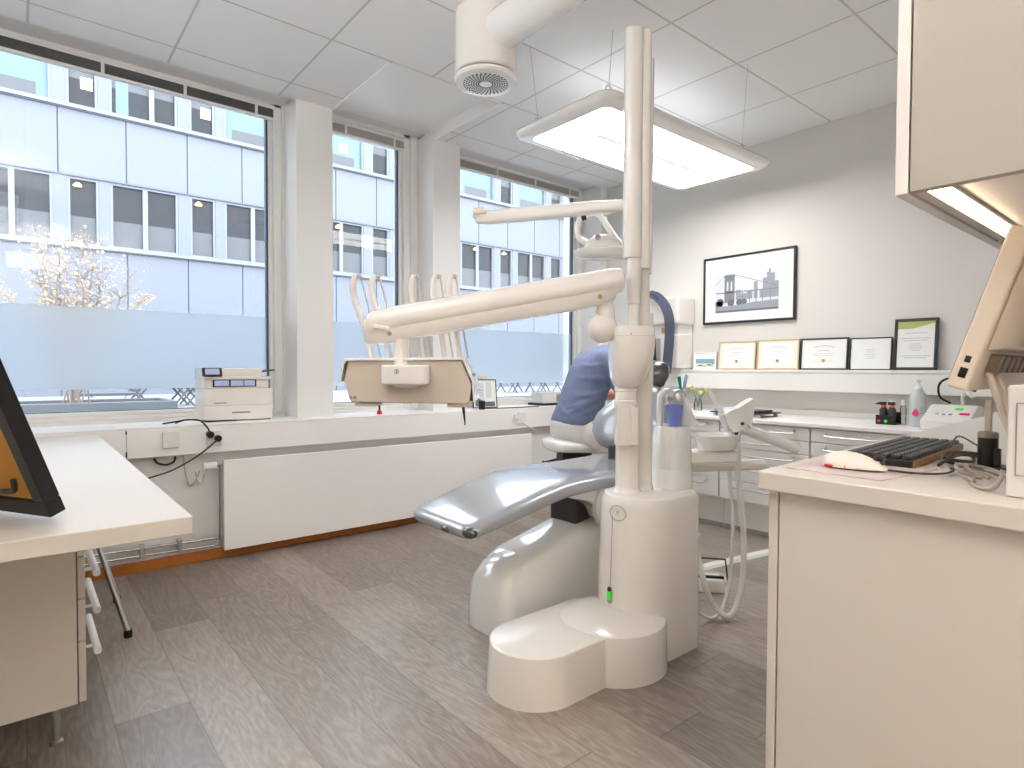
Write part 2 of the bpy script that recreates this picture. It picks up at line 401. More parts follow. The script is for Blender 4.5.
# ledge / trunking under the windows ---------------------------------
t = thing('cable_trunking_ledge', 'long white trunking ledge running under all three windows', 'ledge', (1.8, 3.8, .607))
mb = MB(); mb.box(XL + .01, .4195, 3.599, 3.655, .607, .755); mb.box(.4215, 4.24, 3.60, 3.655, .607, .755)
build('front_cover', mb, white_m, t, bevel=.004)
build('ledge_top', B(XL + .01, 4.24, 3.60, 3.962, .7555, .766), white_m, t, bevel=.003)
build('joint_clip', B(.417, .424, 3.599, 3.61, .617, .645), grey_s, t); build('joint_clip', B(.417, .424, 3.599, 3.61, .735, .752), grey_s, t)
def wall_socket(x, z, label):
    t = thing('wall_socket', label, 'socket', (x, 3.59, z), 'sockets along the window ledge')
    build('face_plate', B(x - .04, x + .04, 3.586, 3.5985, z - .045, z + .045), socket_m, t, bevel=.006)
    m = MB(); m.M = Matrix.Translation((x, 3.5855, z)) @ Matrix.Rotation(R(90), 4, 'X'); m.lathe([(.024, 0), (.024, -.001), (.020, -.001), (.019, .001)], n=20)
    build('socket_ring', m, socket_m, t)
    return t
wall_socket(.62, .695, 'square white socket plate on the ledge left of the printer')
wall_socket(.83, .69, 'white socket plate on the ledge front just below the printer')
t3 = wall_socket(3.07, .69, 'faint white socket plate on the ledge right of the instrument head')

# radiator -----------------------------------------------------------
t = thing('radiator', 'long flat white panel radiator below the window ledge', 'radiator', (2.0, 3.6, .06))
build('front_panel', B(.872, 3.155, 3.565, 3.578, .058, .565), white_m, t, bevel=.005)
build('back_panel', B(.885, 3.14, 3.60, 3.625, .065, .555), white_m, t, bevel=.005)
for x in (.876, 3.143): build('side_cover', B(x, x + .008, 3.578, 3.622, .062, .56), white_m, t, bevel=.002)
mb = MB()
for k in range(60): mb.box(.9 + k * .037, .925 + k * .037, 3.58, 3.598, .552, .5535)
build('top_grille', mb, white_m, t, smooth=False)
m = MB(); m.tube([(.775, 3.60, .535), (.845, 3.60, .535)], .021, 18, 0); build('thermostat_valve', m, unit_w, t, bevel=.004)
m = MB(); m.tube([(.845, 3.60, .535), (.878, 3.60, .535)], .009, 12, 0); m.tube([(.86, 3.60, .535), (.86, 3.60, .08)], .006, 10, 0)
build('valve_stem', m, chrome, t)
for x in (1.05, 2.9): build('wall_bracket', B(x, x + .04, 3.627, 3.655, .1, .52), alu, t)
# chrome pipes with clips
t = thing('heating_pipes', 'pair of thin chrome heating pipes along the wall left of the radiator', 'pipe', (.4, 3.63, .1))
for z, nm in ((.124, 'upper'), (.085, 'lower')):
    m = MB(); m.tube([(-.45, 3.636, z + .012), (.3, 3.636, z + .008), (.55, 3.636, z + .004), (.70, 3.632, z), (.872, 3.62, z)], .0075, 10); build('pipe', m, chrome, t)
for x in (.49, .665):
    m = MB(); m.box(x - .012, x + .012, 3.626, 3.6595, .075, .145); build('pipe_clip', m, alu, t, bevel=.003)
# cables by the ledge
m = MB(); m.tube([(.60, 3.70, .7735), (.66, 3.66, .785), (.70, 3.62, .795), (.755, 3.585, .792), (.79, 3.566, .755), (.806, 3.566, .718)], .0045, 8)
m.tube([(.66, 3.70, .773), (.72, 3.69, .79), (.82, 3.70, .776), (.98, 3.714, .773)], .004, 8)
m.tube([(.806, 3.583, .714), (.806, 3.556, .712)], .019, 14, 0)
build('printer_cable', m, black_m, label='black printer cable hanging over the ledge edge with a round plug', cat='cable')
m = MB(); m.tube([(.846, 3.583, .690), (.846, 3.556, .688)], .018, 14, 0)
m.tube([(.846, 3.565, .686), (.815, 3.56, .66), (.74, 3.565, .60), (.62, 3.57, .535), (.50, 3.575, .50), (.35, 3.58, .44)], .0042, 8)
build('desk_power_cable', m, black_m, label='black power cable running down from the ledge plug towards the left desk', cat='cable')
m = MB(); m.tube([(.545, 3.612, .602), (.56, 3.607, .575), (.60, 3.606, .563), (.635, 3.607, .575), (.645, 3.612, .602)], .006, 8)
build('hanging_cable_loop', m, black_m, label='short black cable loop hanging under the window ledge', cat='cable')
m = MB(); m.tube([(.69, 3.655, .60), (.70, 3.652, .50), (.72, 3.652, .43), (.75, 3.645, .46), (.765, 3.63, .51)], .004, 8); m.tube([(.74, 3.61, .512), (.75, 3.61, .46), (.77, 3.61, .44), (.785, 3.61, .49)], .003, 8)
build('sensor_wire', m, hose_m, label='thin pale wire looping from the ledge to the radiator valve', cat='wire')

# ================================================================== PRINTER & SILL ITEMS
def printer():
    t = thing('printer', 'white multifunction printer on the ledge by the left window', 'printer', (1.0, 3.86, .766))
    x0, x1, y0, y1, z = .812, 1.195, 3.735, 3.96, .7665
    build('body', MB().box(x0, x1, y0, y1, z + .004, z + .19), unit_m, t, bevel=.006)
    m = MB(); m.box(x0 + .002, x1 - .004, y0 - .004, y0 + .004, z + .092, z + .185); build('front_door', m, unit_m, t, bevel=.003)
    m = MB(); m.box(x0 + .002, x1 - .004, y0 - .004, y0 + .004, z + .008, z + .088); tr = build('paper_tray', m, unit_m, t, bevel=.003)
    m = MB(); m.box(x0 + .15, x0 + .25, y0 - .007, y0 - .003, z + .045, z + .055); build('tray_handle', m, text_m, tr)
    m = MB(); m.box(x0 + .05, x0 + .12, y0 - .0055, y0 - .0035, z + .105, z + .111); build('badge', m, text_m, t)
    build('neck', B(x0 + .002, x1 - .02, y0 + .012, y1, z + .19, z + .25), unit_m, t, bevel=.004)
    m = MB(); m.box(x0 + .05, x0 + .29, y0 + .006, y0 + .03, z + .2, z + .243); sl = build('output_slot', m, black_m, t, bevel=.003)
    for a, b in ((.058, .135), (.145, .215), (.22, .28)):
        m = MB(); m.box(x0 + a, x0 + b, y0 + .003, y0 + .0058, z + .206, z + .238); build('slot_panel', m, screen_m, sl)
    build('scanner_lid', B(x0, x1 - .06, y0, y1, z + .255, z + .31), unit_m, t, bevel=.008)
    build('scanner_base', B(x0, x1 + .005, y0 - .002, y1, z + .243, z + .262), unit_m, t, bevel=.004)
    m = MB(); m.M = Matrix.Translation((x1 - .09, y0 + .08, z + .285)) @ Matrix.Rotation(R(-8), 4, 'Y'); m.box(-.1, .11, -.06, .1, -.004, .004); build('feeder_tray', m, dark_m, t, bevel=.002)
    m = MB(); m.M = Matrix.Translation((x0 + .04, y0 - .004, z + .285)) @ Matrix.Rotation(R(-18), 4, 'X'); m.box(-.05, .055, -.012, .004, -.026, .026); sc = build('control_panel', m, dark_m, t, bevel=.005)
    m = MB(); m.M = Matrix.Translation((x0 + .04, y0 - .004, z + .285)) @ Matrix.Rotation(R(-18), 4, 'X'); m.box(-.035, .04, -.0135, -.0118, -.016, .018); build('screen', m, screen_m, sc)
    build('foot_strip', B(x0 + .01, x1 - .01, y0 + .01, y1 - .01, z - .0004, z + .0045), black_m, t)
printer()
# small picture & speaker on the sill behind the instrument head
def easel(name, label, cat, loc, rz, w, h, tilt, fm, fills, border=.012, depth=.015, group=None, face=paper_m):
    """Framed picture standing upright, leaning back; local x = right, z = up, facing -y."""
    t = thing(name, label, cat, loc, group, rot=(R(-tilt), 0, rz))
    m = MB(); b = border
    m.box(-w / 2, w / 2, 0, depth, 0, b); m.box(-w / 2, w / 2, 0, depth, h - b, h); m.box(-w / 2, -w / 2 + b, 0, depth, b, h - b); m.box(w / 2 - b, w / 2, 0, depth, b, h - b)
    build('frame', m, fm, t, bevel=min(.003, b * .25))
    build('backing', B(-w / 2 + b * .5, w / 2 - b * .5, depth * .55, depth * .95, b * .5, h - b * .5), dark_m, t, smooth=False)
    m = MB(); mats = [face]; m.box(-w / 2 + b, w / 2 - b, depth * .35, depth * .5, b, h - b)
    y = depth * .35 - .0006
    for mm, polys in fills:
        mats.append(mm); m.cur = len(mats) - 1
        for p in polys: m.add([(q[0], y, q[1]) for q in p], [tuple(range(len(p)))])
        y -= .0002
    build('print', m, mats, t, smooth=False)
    return t
def rc(x0, x1, z0, z1): return [(x0, z0), (x1, z0), (x1, z1), (x0, z1)]
def disc(x, z, r, n=16): return [(x + r * math.cos(2 * math.pi * k / n), z + r * math.sin(2 * math.pi * k / n)) for k in range(n)]
easel('picture_frame', 'small dark framed print leaning on the window sill right of the instrument head', 'picture', (2.87, 3.80, .7665), R(-14), .21, .23, 9, dark_m,
      [(shade3_m, [rc(-.085, -.005, .06, .2), rc(.01, .06, .08, .21)]), (shade4_m, [rc(-.085, .085, .012, .05), [(-.085, .05), (.0, .05), (-.085, .09)]]), (text_m, [rc(-.075, -.02, .1, .105), rc(-.075, -.02, .12, .125), rc(-.075, -.02, .14, .145)])], border=.007)
t = thing('desk_speaker', 'rounded cream speaker dome behind the small print on the window sill', 'speaker', (2.93, 3.90, .7665))
m = MB(); m.lathe([(.10, .767), (.105, .78), (.105, .92), (.095, .98), (.065, 1.02), (.02, 1.035)], (2.90, 3.955), 28); build('shell', m, beige_l, t)
t = thing('carton', 'small white carton on the ledge beside the person', 'box', (3.50, 3.83, .7665))
build('carton', B(3.44, 3.70, 3.75, 3.9, .785, .875), box_m, t, bevel=.003)
build('base', B(3.42, 3.72, 3.73, 3.92, .7667, .784), dark_m, t)
m = MB(); m.box(3.60, 3.66, 3.7485, 3.7498, .80, .86); build('window', m, text_m, t)
t = thing('red_tipped_tool', 'tiny red-tipped dark stick standing on the ledge under the instrument head', 'tool', (1.815, 3.70, .766))
m = MB(); m.tube([(1.89, 3.70, .7665), (1.89, 3.70, .83)], .007, 10, 0); build('stem', m, dark_m, t)
m = MB(); m.ell((1.89, 3.70, .775), .018, .018, .022); build('red_tip', m, red_m, t, label='round red tip')
t = thing('power_adapter', 'small black adapter on the ledge below the cream speaker', 'adapter', (2.74, 3.70, .7665))
build('case', B(2.71, 2.745, 3.64, 3.68, .7667, .835), black_m, t, bevel=.004)
m = MB(); m.tube([(2.74, 3.66, .775), (2.95, 3.625, .772), (3.3, 3.64, .772)], .004, 8); build('lead', m, black_m, t)
m = MB(); m.tube([(3.0, 3.585, .705), (3.02, 3.57, .68), (3.10, 3.56, .63), (3.2, 3.56, .575)], .005, 8); m.box(2.985, 3.015, 3.57, 3.585, .69, .72)
build('white_lead', m, unit_w, label='short white plug and lead hanging from the ledge front near the person', cat='cable')

# ================================================================== LEFT DESK
t = thing('desk', 'white desk with a thick top at the left under the window', 'desk', (-.05, 2.5, 0))
build('tabletop', B(XL + .01, .297, 1.475, 3.594, .708, .748), beige_l, t, bevel=.003)
for y in (1.62, 3.5):
    m = MB(); m.tube([(-.38, y, 0), (-.38, y, .707)], .02, 14, 0); build('leg', m, alu, t)
t = thing('drawer_pedestal', 'cream drawer pedestal on metal feet under the left desk', 'drawer unit', (-.15, 2.4, 0))
build('body', B(XL + .02, .118, 2.06, 2.70, .128, .69), beige_l, t, bevel=.002)
for z0, z1 in ((.132, .304), (.308, .424), (.428, .543), (.547, .688)):
    d = build('drawer_front', B(.12, .138, 2.058, 2.702, z0, z1), beige_l, t, bevel=.002)
    zc = {.132: .205, .308: .332, .428: .447, .547: .56}[z0]
    m = MB(); m.tube([(.178, 2.215, zc), (.178, 2.545, zc)], .0105, 12, 0)
    for y in (2.27, 2.49): m.tube([(.137, y, zc), (.174, y, zc)], .005, 8, 0)
    build('handle', m, white_m, d, label='white bar handle')
for x, y in ((.07, 2.13), (.07, 2.63), (-.4, 2.13), (-.4, 2.63)):
    m = MB(); m.lathe([(.017, 0), (.017, .008), (.0105, .012), (.0105, .128)], (x, y), 16); build('foot', m, alu, t)
t = thing('stool', 'chrome-legged stool pushed under the left desk by the radiator pipes', 'stool', (.1, 3.02, 0))
m = MB(); m.prism(rrect(-.12, .24, 2.84, 3.22, .06), .44, .49); build('seat', m, film_d, t, bevel=.012, seg=3)
for (x, y), (x2, y2) in (((.325, 2.80), (.22, 2.88)), ((.336, 3.25), (.22, 3.17)), ((-.2, 2.80), (-.1, 2.88)), ((-.2, 3.25), (-.1, 3.17))):
    m = MB(); m.tube([(x, y, .02), (x2, y2, .445)], .0115, 14, 0); l = build('leg', m, chrome, t)
    m = MB(); m.lathe([(.015, 0), (.016, .018), (.014, .03)], (x, y), 14); build('rubber_foot', m, black_m, l)
# frame turned with its back to the room
p = Vector((-.866, -.5, 0)); bdir = Vector((-.5, .866, 0)); lean = R(20)
e = p * math.sin(lean) + Vector((0, 0, math.cos(lean))); nrm = bdir.cross(e).normalized()
if nrm.dot(Vector((.06, 1.7, -.3))) > 0: nrm = -nrm          # nrm: towards the viewer side (frame's back)
org = Vector((.049, 1.585, .7490)) + Vector((0, 0, .0118))
MF = Matrix(((bdir.x, nrm.x, e.x, org.x), (bdir.y, nrm.y, e.y, org.y), (bdir.z, nrm.z, e.z, org.z), (0, 0, 0, 1)))
t = thing('picture_frame', 'large black frame seen from behind on the left desk, brown backing board', 'picture frame', (.05, 1.70, .748))
w, h, bb, dd = .46, .66, .036, .034
m = MB(); m.M = MF; m.box(0, w, -dd, 0, 0, bb); m.box(0, w, -dd, 0, h - bb, h); m.box(0, bb, -dd, 0, bb, h - bb); m.box(w - bb, w, -dd, 0, bb, h - bb)
build('frame', m, black_m, t, bevel=.003)
m = MB(); m.M = MF; m.box(bb * .8, w - bb * .8, -.014, -.009, bb * .8, h - bb * .8); build('backing_board', m, brown_m, t, smooth=False, label='brown hardboard back')
m = MB(); m.M = MF; m.tube([(.06, .004, .09), (.07, .006, .065), (.10, .006, .06), (.2, .006, .05), (.30, .005, .045)], .006, 8); build('wire_hook', m, black_m, t)
m = MB(); m.M = MF; m.box(bb - .006, bb + .012, -.008, .002, .26, .275); build('turn_clip', m, black_m, t)

# ================================================================== BACK WALL
# shelf
t = thing('wall_shelf', 'white boxed shelf along the back wall carrying the framed certificates', 'shelf', (4.15, 1.6, .94))
build('shelf_top', B(4.095, 4.245, .02, 3.0, 1.060, 1.080), laminate, t, bevel=.003)
build('fascia', B(4.10, 4.12, .02, 3.0, .935, 1.0595), laminate, t, bevel=.003)
build('underside', B(4.1205, 4.245, .02, 3.0, .938, .952), laminate, t)
# counter run
t = thing('worktop', 'long white worktop along the back wall under the shelf', 'worktop', (3.95, 1.6, .73))
m = MB(); m.box(3.625, 4.245, .02, 2.86, .735, .762); build('slab', m, laminate, t, bevel=.006, seg=3)
build('upstand', B(4.235, 4.2485, .02, 2.86, .762, .80), laminate, t)
def drawer_unit(y0, y1, label):
    t = thing('drawer_cabinet', label, 'cabinet', (3.95, (y0 + y1) / 2, 0), 'white drawer cabinets under the back worktop')
    build('carcass', B(3.665, 4.24, y0 + .002, y1 - .002, .2, .7345), laminate, t)
    build('plinth', B(3.715, 4.24, y0 + .002, y1 - .002, 0, .2), laminate, t)
    build('plinth_trim', B(3.705, 3.7145, y0 + .004, y1 - .004, 0, .03), alu, t)
    zs = (.215, .345, .47, .565, .65, .733)
    for a, b in zip(zs[:-1], zs[1:]):
        d = build('drawer_front', B(3.645, 3.6645, y0 + .004, y1 - .004, a + .002, b - .003), laminate, t, bevel=.003)
        zc = b - .022
        m = MB(); m.tube([(3.643, y0 + .09, zc), (3.618, y0 + .095, zc - .006), (3.612, y0 + .12, zc - .02), (3.612, y1 - .12, zc - .02), (3.618, y1 - .095, zc - .006), (3.643, y1 - .09, zc)], .0045, 8, 3)
        build('handle', m, alu, d)
    return t
drawer_unit(2.21, 2.80, 'white drawer cabinet under the worktop nearest the window corner')
drawer_unit(1.61, 2.208, 'white drawer cabinet under the worktop behind the suction arm')
drawer_unit(1.01, 1.608, 'white drawer cabinet under the worktop behind the desk corner')

# big picture
def bridge():
    w, h = .735, .52
    X0, X1, Z0, Z1 = -.26, .245, .085, .42
    f = []
    f.append((shade3_m, [rc(X0, X1, Z0, Z1)]))
    # skyline
    sk = []
    for x0, x1, z in ((-.09, -.05, .25), (-.05, .0, .22), (.0, .045, .24), (.055, .085, .30), (.1, .125, .24), (.125, .155, .32), (.155, .17, .36), (.17, .185, .38), (.185, .215, .35), (.215, .245, .29)):
        sk.append(rc(x0, x1, Z0 + .09, z))
    f.append((shade_m, sk))
    # stone tower, deck and cables, waterfront
    f.append((shade2_m, [rc(-.185, -.10, .16, .36), [(-.188, .355), (-.097, .355), (-.10, .372), (-.185, .372)], rc(X0, X1, .232, .240)]
              + [[(-.10, .365), (X1, .25 + .0), (X1, .254), (-.10, .369)], [(X0, .30), (-.185, .365), (-.185, .369), (X0, .304)]]
              + [rc(x, x + .006, .15, .235) for x in (-.04, .02, .07, .12, .18)]))
    f.append((shade3_m, [[(-.165, .25), (-.152, .25), (-.152, .31), (-.1585, .325), (-.165, .31)], [(-.133, .25), (-.12, .25), (-.12, .31), (-.1265, .325), (-.133, .31)]]))
    f.append((shade4_m, [disc(-.22, .165, .03), disc(-.13, .155, .028), disc(-.06, .155, .026), disc(-.02, .158, .022), rc(X0, -.2, .13, .175), rc(X0, X1, .085, .10), disc(.02, .115, .008)]))
    f.append((shade_m, [[(X0, .10), (X1, .10), (X1, .155), (.05, .15), (-.05, .138), (X0, .13)]]))
    return easel('picture_frame', 'large black framed photo of a bridge tower and skyline on the back wall', 'picture', (4.2235, 2.352, 1.436), R(-90), w, h, 0, dark_m, f, border=.016, depth=.026)
bridge()
def diploma(label, y0, y1, h, fm, kind, border=.011, group='framed certificates on the wall shelf', hname='certificate_frame'):
    w = abs(y1 - y0); f = []
    if kind == 'seal':
        f.append((cream_p, [rc(-w / 2 + border, w / 2 - border, border, h - border)])) if fm is woodf_m else None
        f.append((paper_m, [rc(-w * .37, w * .37, h * .14, h * .86)]))
        arc = []
        for k in range(9):
            a = -1 + 2 * k / 8; x = a * w * .2; z = h * (.74 - .05 * a * a); arc.append(rc(x - w * .02, x + w * .02, z, z + h * .03))
        f.append((faint_m, arc + [rc(-w * .12, w * .12, h * .60, h * .617), rc(-w * .2, w * .2, h * .50, h * .512), rc(-w * .2, w * .2, h * .44, h * .452), rc(-w * .26, -w * .08, h * .27, h * .278), rc(w * .08, w * .26, h * .27, h * .278)]))
        f.append((gold_m, [disc(0, h * .29, h * .055)]))
    elif kind == 'plain':
        f.append((faint_m, [rc(-w * a, w * a, h * z, h * z + .003) for a, z in ((.12, .62), (.1, .55), (.16, .48), (.1, .42), (.13, .36))]))
    elif kind == 'green':
        f.append((oliv_m, [rc(-w / 2 + border, w / 2 - border, h * .80, h - border)]))
        f.append((cream_p, [[(-w * .1, h * .80), (w * .42, h * .80), (w * .42, h * .9), (w * .2, h * .86)]]))
        f.append((faint_m, [rc(-w * a, w * a, h * z, h * z + .004) for a, z in ((.25, .71), (.33, .61), (.28, .565), (.12, .5), (.16, .46), (.15, .42), (.12, .38), (.34, .27), (.26, .235))]))
    elif kind == 'sea':
        f.append((sea_m, [rc(-w * .42, w * .42, h * .34, h * .6)])); f.append((shade4_m, [rc(-w * .3, -w * .1, h * .22, h * .27), rc(w * .1, w * .3, h * .24, h * .30), rc(w * .32, w * .38, h * .28, h * .36)])); f.append((shade_m, [rc(-w * .42, w * .42, h * .18, h * .22)]))
    hh = h; tilt = 5
    return easel(hname, label, 'picture' if kind == 'sea' else 'certificate', (4.247 - .02 - hh * math.sin(R(tilt)), (y0 + y1) / 2, 1.0805), R(-90), w, h, tilt, fm, f, border, .014, group)
diploma('small white framed print with a blue sea strip, leftmost on the wall shelf', 2.795, 2.595, .14, white_m, 'sea', .01, None, 'picture_frame')
diploma('pale wood framed certificate on the shelf, next to the small sea print', 2.575, 2.268, .215, woodf_m, 'seal')
diploma('pale wood framed certificate on the shelf, next to the black framed one', 2.258, 1.948, .22, woodf_m, 'seal')
diploma('thick black framed certificate with a gold seal, right under the bridge picture', 1.94, 1.628, .218, dark_m, 'seal')
diploma('thin black framed plain certificate with a glossy reflection, left of the tall one', 1.618, 1.372, .21, dark_m, 'plain', .007)
diploma('tall black framed certificate with a green header at the shelf end', 1.36, 1.128, .318, dark_m, 'green', .018)

# ---- items on the counter
ZC = .7625
t = thing('tray', 'black folder tray with an orange folder on the back worktop', 'tray', (3.85, 2.1, ZC))
m = MB(); m.box(3.72, 4.0, 1.96, 2.33, ZC + .02, ZC + .028); build('tray', m, black_m, t, bevel=.003)
for x, y in ((3.74, 1.99), (3.74, 2.30), (3.98, 1.99), (3.98, 2.3)): build('foot', B(x - .01, x + .01, y - .012, y + .012, ZC + .0002, ZC + .02), alu, t)
t = thing('notebook', 'slim orange and black notebook lying on the black tray', 'notebook', (3.86, 2.15, ZC + .03))
m = MB(); m.box(3.76, 3.96, 2.13, 2.19, ZC + .0285, ZC + .045); build('orange_cover', m, orange_m, t, bevel=.003)
m = MB(); m.box(3.76, 3.96, 2.0, 2.128, ZC + .0285, ZC + .042); build('black_cover', m, dark_m, t, bevel=.003)
t = thing('leaflet_pile', 'pale blue leaflets on the black tray beside the orange notebook', 'leaflets', (3.86, 2.25, ZC + .03))
m = MB(); m.box(3.75, 3.95, 2.195, 2.32, ZC + .0285, ZC + .048); build('sheets', m, toothb_m, t, bevel=.002)
t = thing('small_bottle', 'small clear bottle with a green label behind the black tray', 'bottle', (4.1, 2.22, ZC))
m = MB(); m.lathe([(.022, ZC + .0003), (.026, ZC + .005), (.026, ZC + .075), (.012, ZC + .09)], (4.1, 2.24), 20); build('body', m, clear_m, t)
m = MB(); m.lathe([(.0265, ZC + .03), (.0265, ZC + .06)], (4.1, 2.24), 20); build('label', m, paper_m, t)
m = MB(); m.lathe([(.014, ZC + .089), (.014, ZC + .11), (.0, ZC + .111)], (4.1, 2.24), 20); build('cap', m, white_m, t)
t = thing('flower_vase', 'little clear vase with yellow flowers on the worktop behind the basin', 'vase', (4.05, 2.62, ZC))
m = MB(); m.lathe([(.03, ZC + .0003), (.034, ZC + .01), (.03, ZC + .06), (.022, ZC + .09)], (4.08, 2.66), 20); build('glass', m, clear_m, t)
m = MB()
for k in range(5):
    a = k * 1.3; top = (4.08 + .05 * math.cos(a), 2.66 + .06 * math.sin(a), ZC + .13 + .02 * (k % 3)); m.tube([(4.08, 2.66, ZC + .02), (4.08 + .015 * math.cos(a), 2.66 + .02 * math.sin(a), ZC + .09), top], .0025, 6, 3)
build('stems', m, toothg_m, t)
for k in range(5):
    a = k * 1.3; m = MB(); m.ell((4.08 + .05 * math.cos(a), 2.66 + .06 * math.sin(a), ZC + .14 + .02 * (k % 3)), .017, .017, .015, 10, 6); build('flower', m, mat('flower_yellow_%d' % k, (216, 222, 120), .6), t)
# black rack with two dark spray bottles
t = thing('bottle_rack', 'low black rack holding two dark bottles on the worktop', 'rack', (3.95, 1.31, ZC))
m = MB(); m.box(3.90, 4.0, 1.245, 1.345, ZC + .0003, ZC + .008); m.box(3.895, 3.90, 1.245, 1.345, ZC + .0003, ZC + .055); m.box(4.0, 4.005, 1.245, 1.345, ZC + .0003, ZC + .07); build('holder', m, black_m, t, bevel=.002)
m = MB(); m.ell((3.891, 1.325, ZC + .02), .006, .009, .009, 10, 6); build('red_button', m, red_m, t)
m = MB(); m.ell((3.891, 1.29, ZC + .02), .006, .009, .009, 10, 6); build('green_button', m, green_m, t)
for y, lab in ((1.32, 'dark bottle with an angled black nozzle, nearer the tray end of the rack'), (1.275, 'dark bottle with an orange collar, beside the clear dispenser')):
    t = thing('spray_bottle', lab, 'bottle', (3.945, y, ZC + .0085), 'dark bottles in the black rack')
    m = MB(); m.lathe([(.02, ZC + .0085), (.021, ZC + .015), (.021, ZC + .085), (.012, ZC + .10)], (3.945, y), 18); build('body', m, dark_m, t)
    m = MB(); m.lathe([(.0125, ZC + .099), (.0125, ZC + .112)], (3.945, y), 18); build('collar', m, orange_m, t)
    m = MB(); m.box(3.932, 3.958, y - .014, y + .02, ZC + .112, ZC + .13)
    if y > 1.30: m.add([(3.94, y + .018, ZC + .114), (3.95, y + .018, ZC + .114), (3.95, y + .018, ZC + .13), (3.94, y + .018, ZC + .13), (3.945, y + .062, ZC + .112)], [(0, 1, 2, 3), (0, 1, 4), (1, 2, 4), (2, 3, 4), (3, 0, 4)])
    build('spray_head', m, black_m, t, bevel=.003)
for y, lab in ((1.31, 'small clear vial with a white stopper behind the black rack'), (1.25, 'small clear vial standing behind the dark bottle beside the dispenser')):
    t = thing('glass_vial', lab, 'vial', (4.05, y, ZC), 'clear vials behind the rack')
    m = MB(); m.lathe([(.016, ZC + .0003), (.017, ZC + .09), (.009, ZC + .11)], (4.05, y), 16); build('body', m, clear_m, t)
    m = MB(); m.lathe([(.012, ZC + .109), (.012, ZC + .14), (.0, ZC + .141)], (4.05, y), 16); build('stopper', m, white_m, t)
# dispenser bottle with a pink drop
t = thing('soap_dispenser', 'tall clear pump bottle with a pink drop on its label', 'bottle', (3.93, 1.14, ZC))
cx, cy = 3.93, 1.14
soap_m = mat('cloudy_plastic', (240, 247, 246), .3, trans=.5)
m = MB(); m.lathe([(.038, ZC + .0003), (.042, ZC + .008), (.042, ZC + .165), (.034, ZC + .19), (.016, ZC + .21)], (cx, cy), 28); build('bottle', m, soap_m, t)
m = MB()
outl = [(.0 + .018 * math.sin(a) * (1 if a < math.pi else 1), a) for a in []]
drop = [(0, .045)] + [(.016 * math.sin(R(d)), .012 - .016 * math.cos(R(d)) * 1 + .002) for d in range(130, -131, -20)]
m.M = Matrix.Translation((cx - .0432, cy, ZC + .06)) @ Matrix.Rotation(R(-90), 4, 'Z')
m.add([(q[0], 0, q[1]) for q in drop], [tuple(range(len(drop)))]); build('drop_mark', m, pink_m, t, smooth=False, label='pink drop mark')
m = MB()
for k in range(3): m.box(cx - .038, cx - .034, cy - .03, cy - .018, ZC + .075 + k * .014, ZC + .080 + k * .014)
build('print_lines', m, mat('teal_print', (150, 190, 190), .6), t, smooth=False)
m = MB(); m.lathe([(.018, ZC + .209), (.018, ZC + .225), (.007, ZC + .228), (.007, ZC + .25)], (cx, cy), 18); m.box(cx - .05, cx + .012, cy - .008, cy + .008, ZC + .25, ZC + .262); build('pump', m, white_m, t, bevel=.002)
# white bench device with paper sign
t = thing('bench_device', 'low white sloped bench device with coloured buttons near the desk', 'device', (3.92, .94, ZC))
m = MB(); m.prism_y([(3.74, ZC + .0003), (4.02, ZC + .0003), (4.02, ZC + .12), (3.92, ZC + .13), (3.74, ZC + .05)], .86, 1.075); build('body', m, box_m, t, bevel=.006)
ang = math.atan2(.08, .18)
def on_slope(x, y0, y1, mm, nm, s=.02):
    m = MB(); z = ZC + .05 + (x - 3.74) * .08 / .18; m.M = Matrix.Translation((x, 0, z + .0025)) @ Matrix.Rotation(-ang, 4, 'Y'); m.box(-s / 2, s / 2, y0, y1, -.002, .0025); build(nm, m, mm, t, bevel=.001)
on_slope(3.87, .915, .95, green_m, 'green_button'); on_slope(3.82, .875, .92, pink_m, 'pink_button', .018)
for k in range(3): on_slope(3.81, .95 + k * .03, .965 + k * .03, sea_m, 'button', .012)
m = MB(); m.tube([(4.0, .95, ZC + .13), (4.0, .95, ZC + .18), (3.99, .93, ZC + .2), (3.98, .90, ZC + .17)], .008, 8); build('hose_neck', m, box_m, t)
t = thing('sign_holder', 'clear slanted sign holder between the pump bottle and bench device', 'sign', (4.05, 1.07, ZC))
m = MB(); m.M = Matrix.Translation((4.10, 1.06, ZC + .0005)) @ Matrix.Rotation(R(14), 4, 'Y'); m.box(-.002, .002, -.06, .05, 0, .17); build('sheet', m, clear_m, t)
m = MB(); m.box(4.04, 4.14, 1.0, 1.11, ZC + .0002, ZC + .004); build('foot', m, clear_m, t)
m = MB(); m.tube([(4.0, .935, .99), (3.97, .955, 1.02), (3.94, 1.005, 1.035), (3.96, 1.05, 1.0), (4.02, 1.06, .93), (4.06, 1.02, .895)], .006, 8); m.tube([(4.0, .94, .99), (4.0, .89, .975)], .014, 10, 0)
build('black_lead', m, black_m, label='black lead arching behind the monitor above the back worktop', cat='cable')
t = thing('carton', 'pinkish white carton behind the bench device by the monitor cable', 'box', (4.06, .77, ZC))
build('carton', B(4.0, 4.14, .70, .83, ZC + .0003, ZC + .09), mat('carton', (232, 214, 206), .6), t, bevel=.003)
build('green_strip', B(3.999, 4.0002, .70, .83, ZC + .03, ZC + .05), mat('pale_green', (196, 222, 196), .6), t)
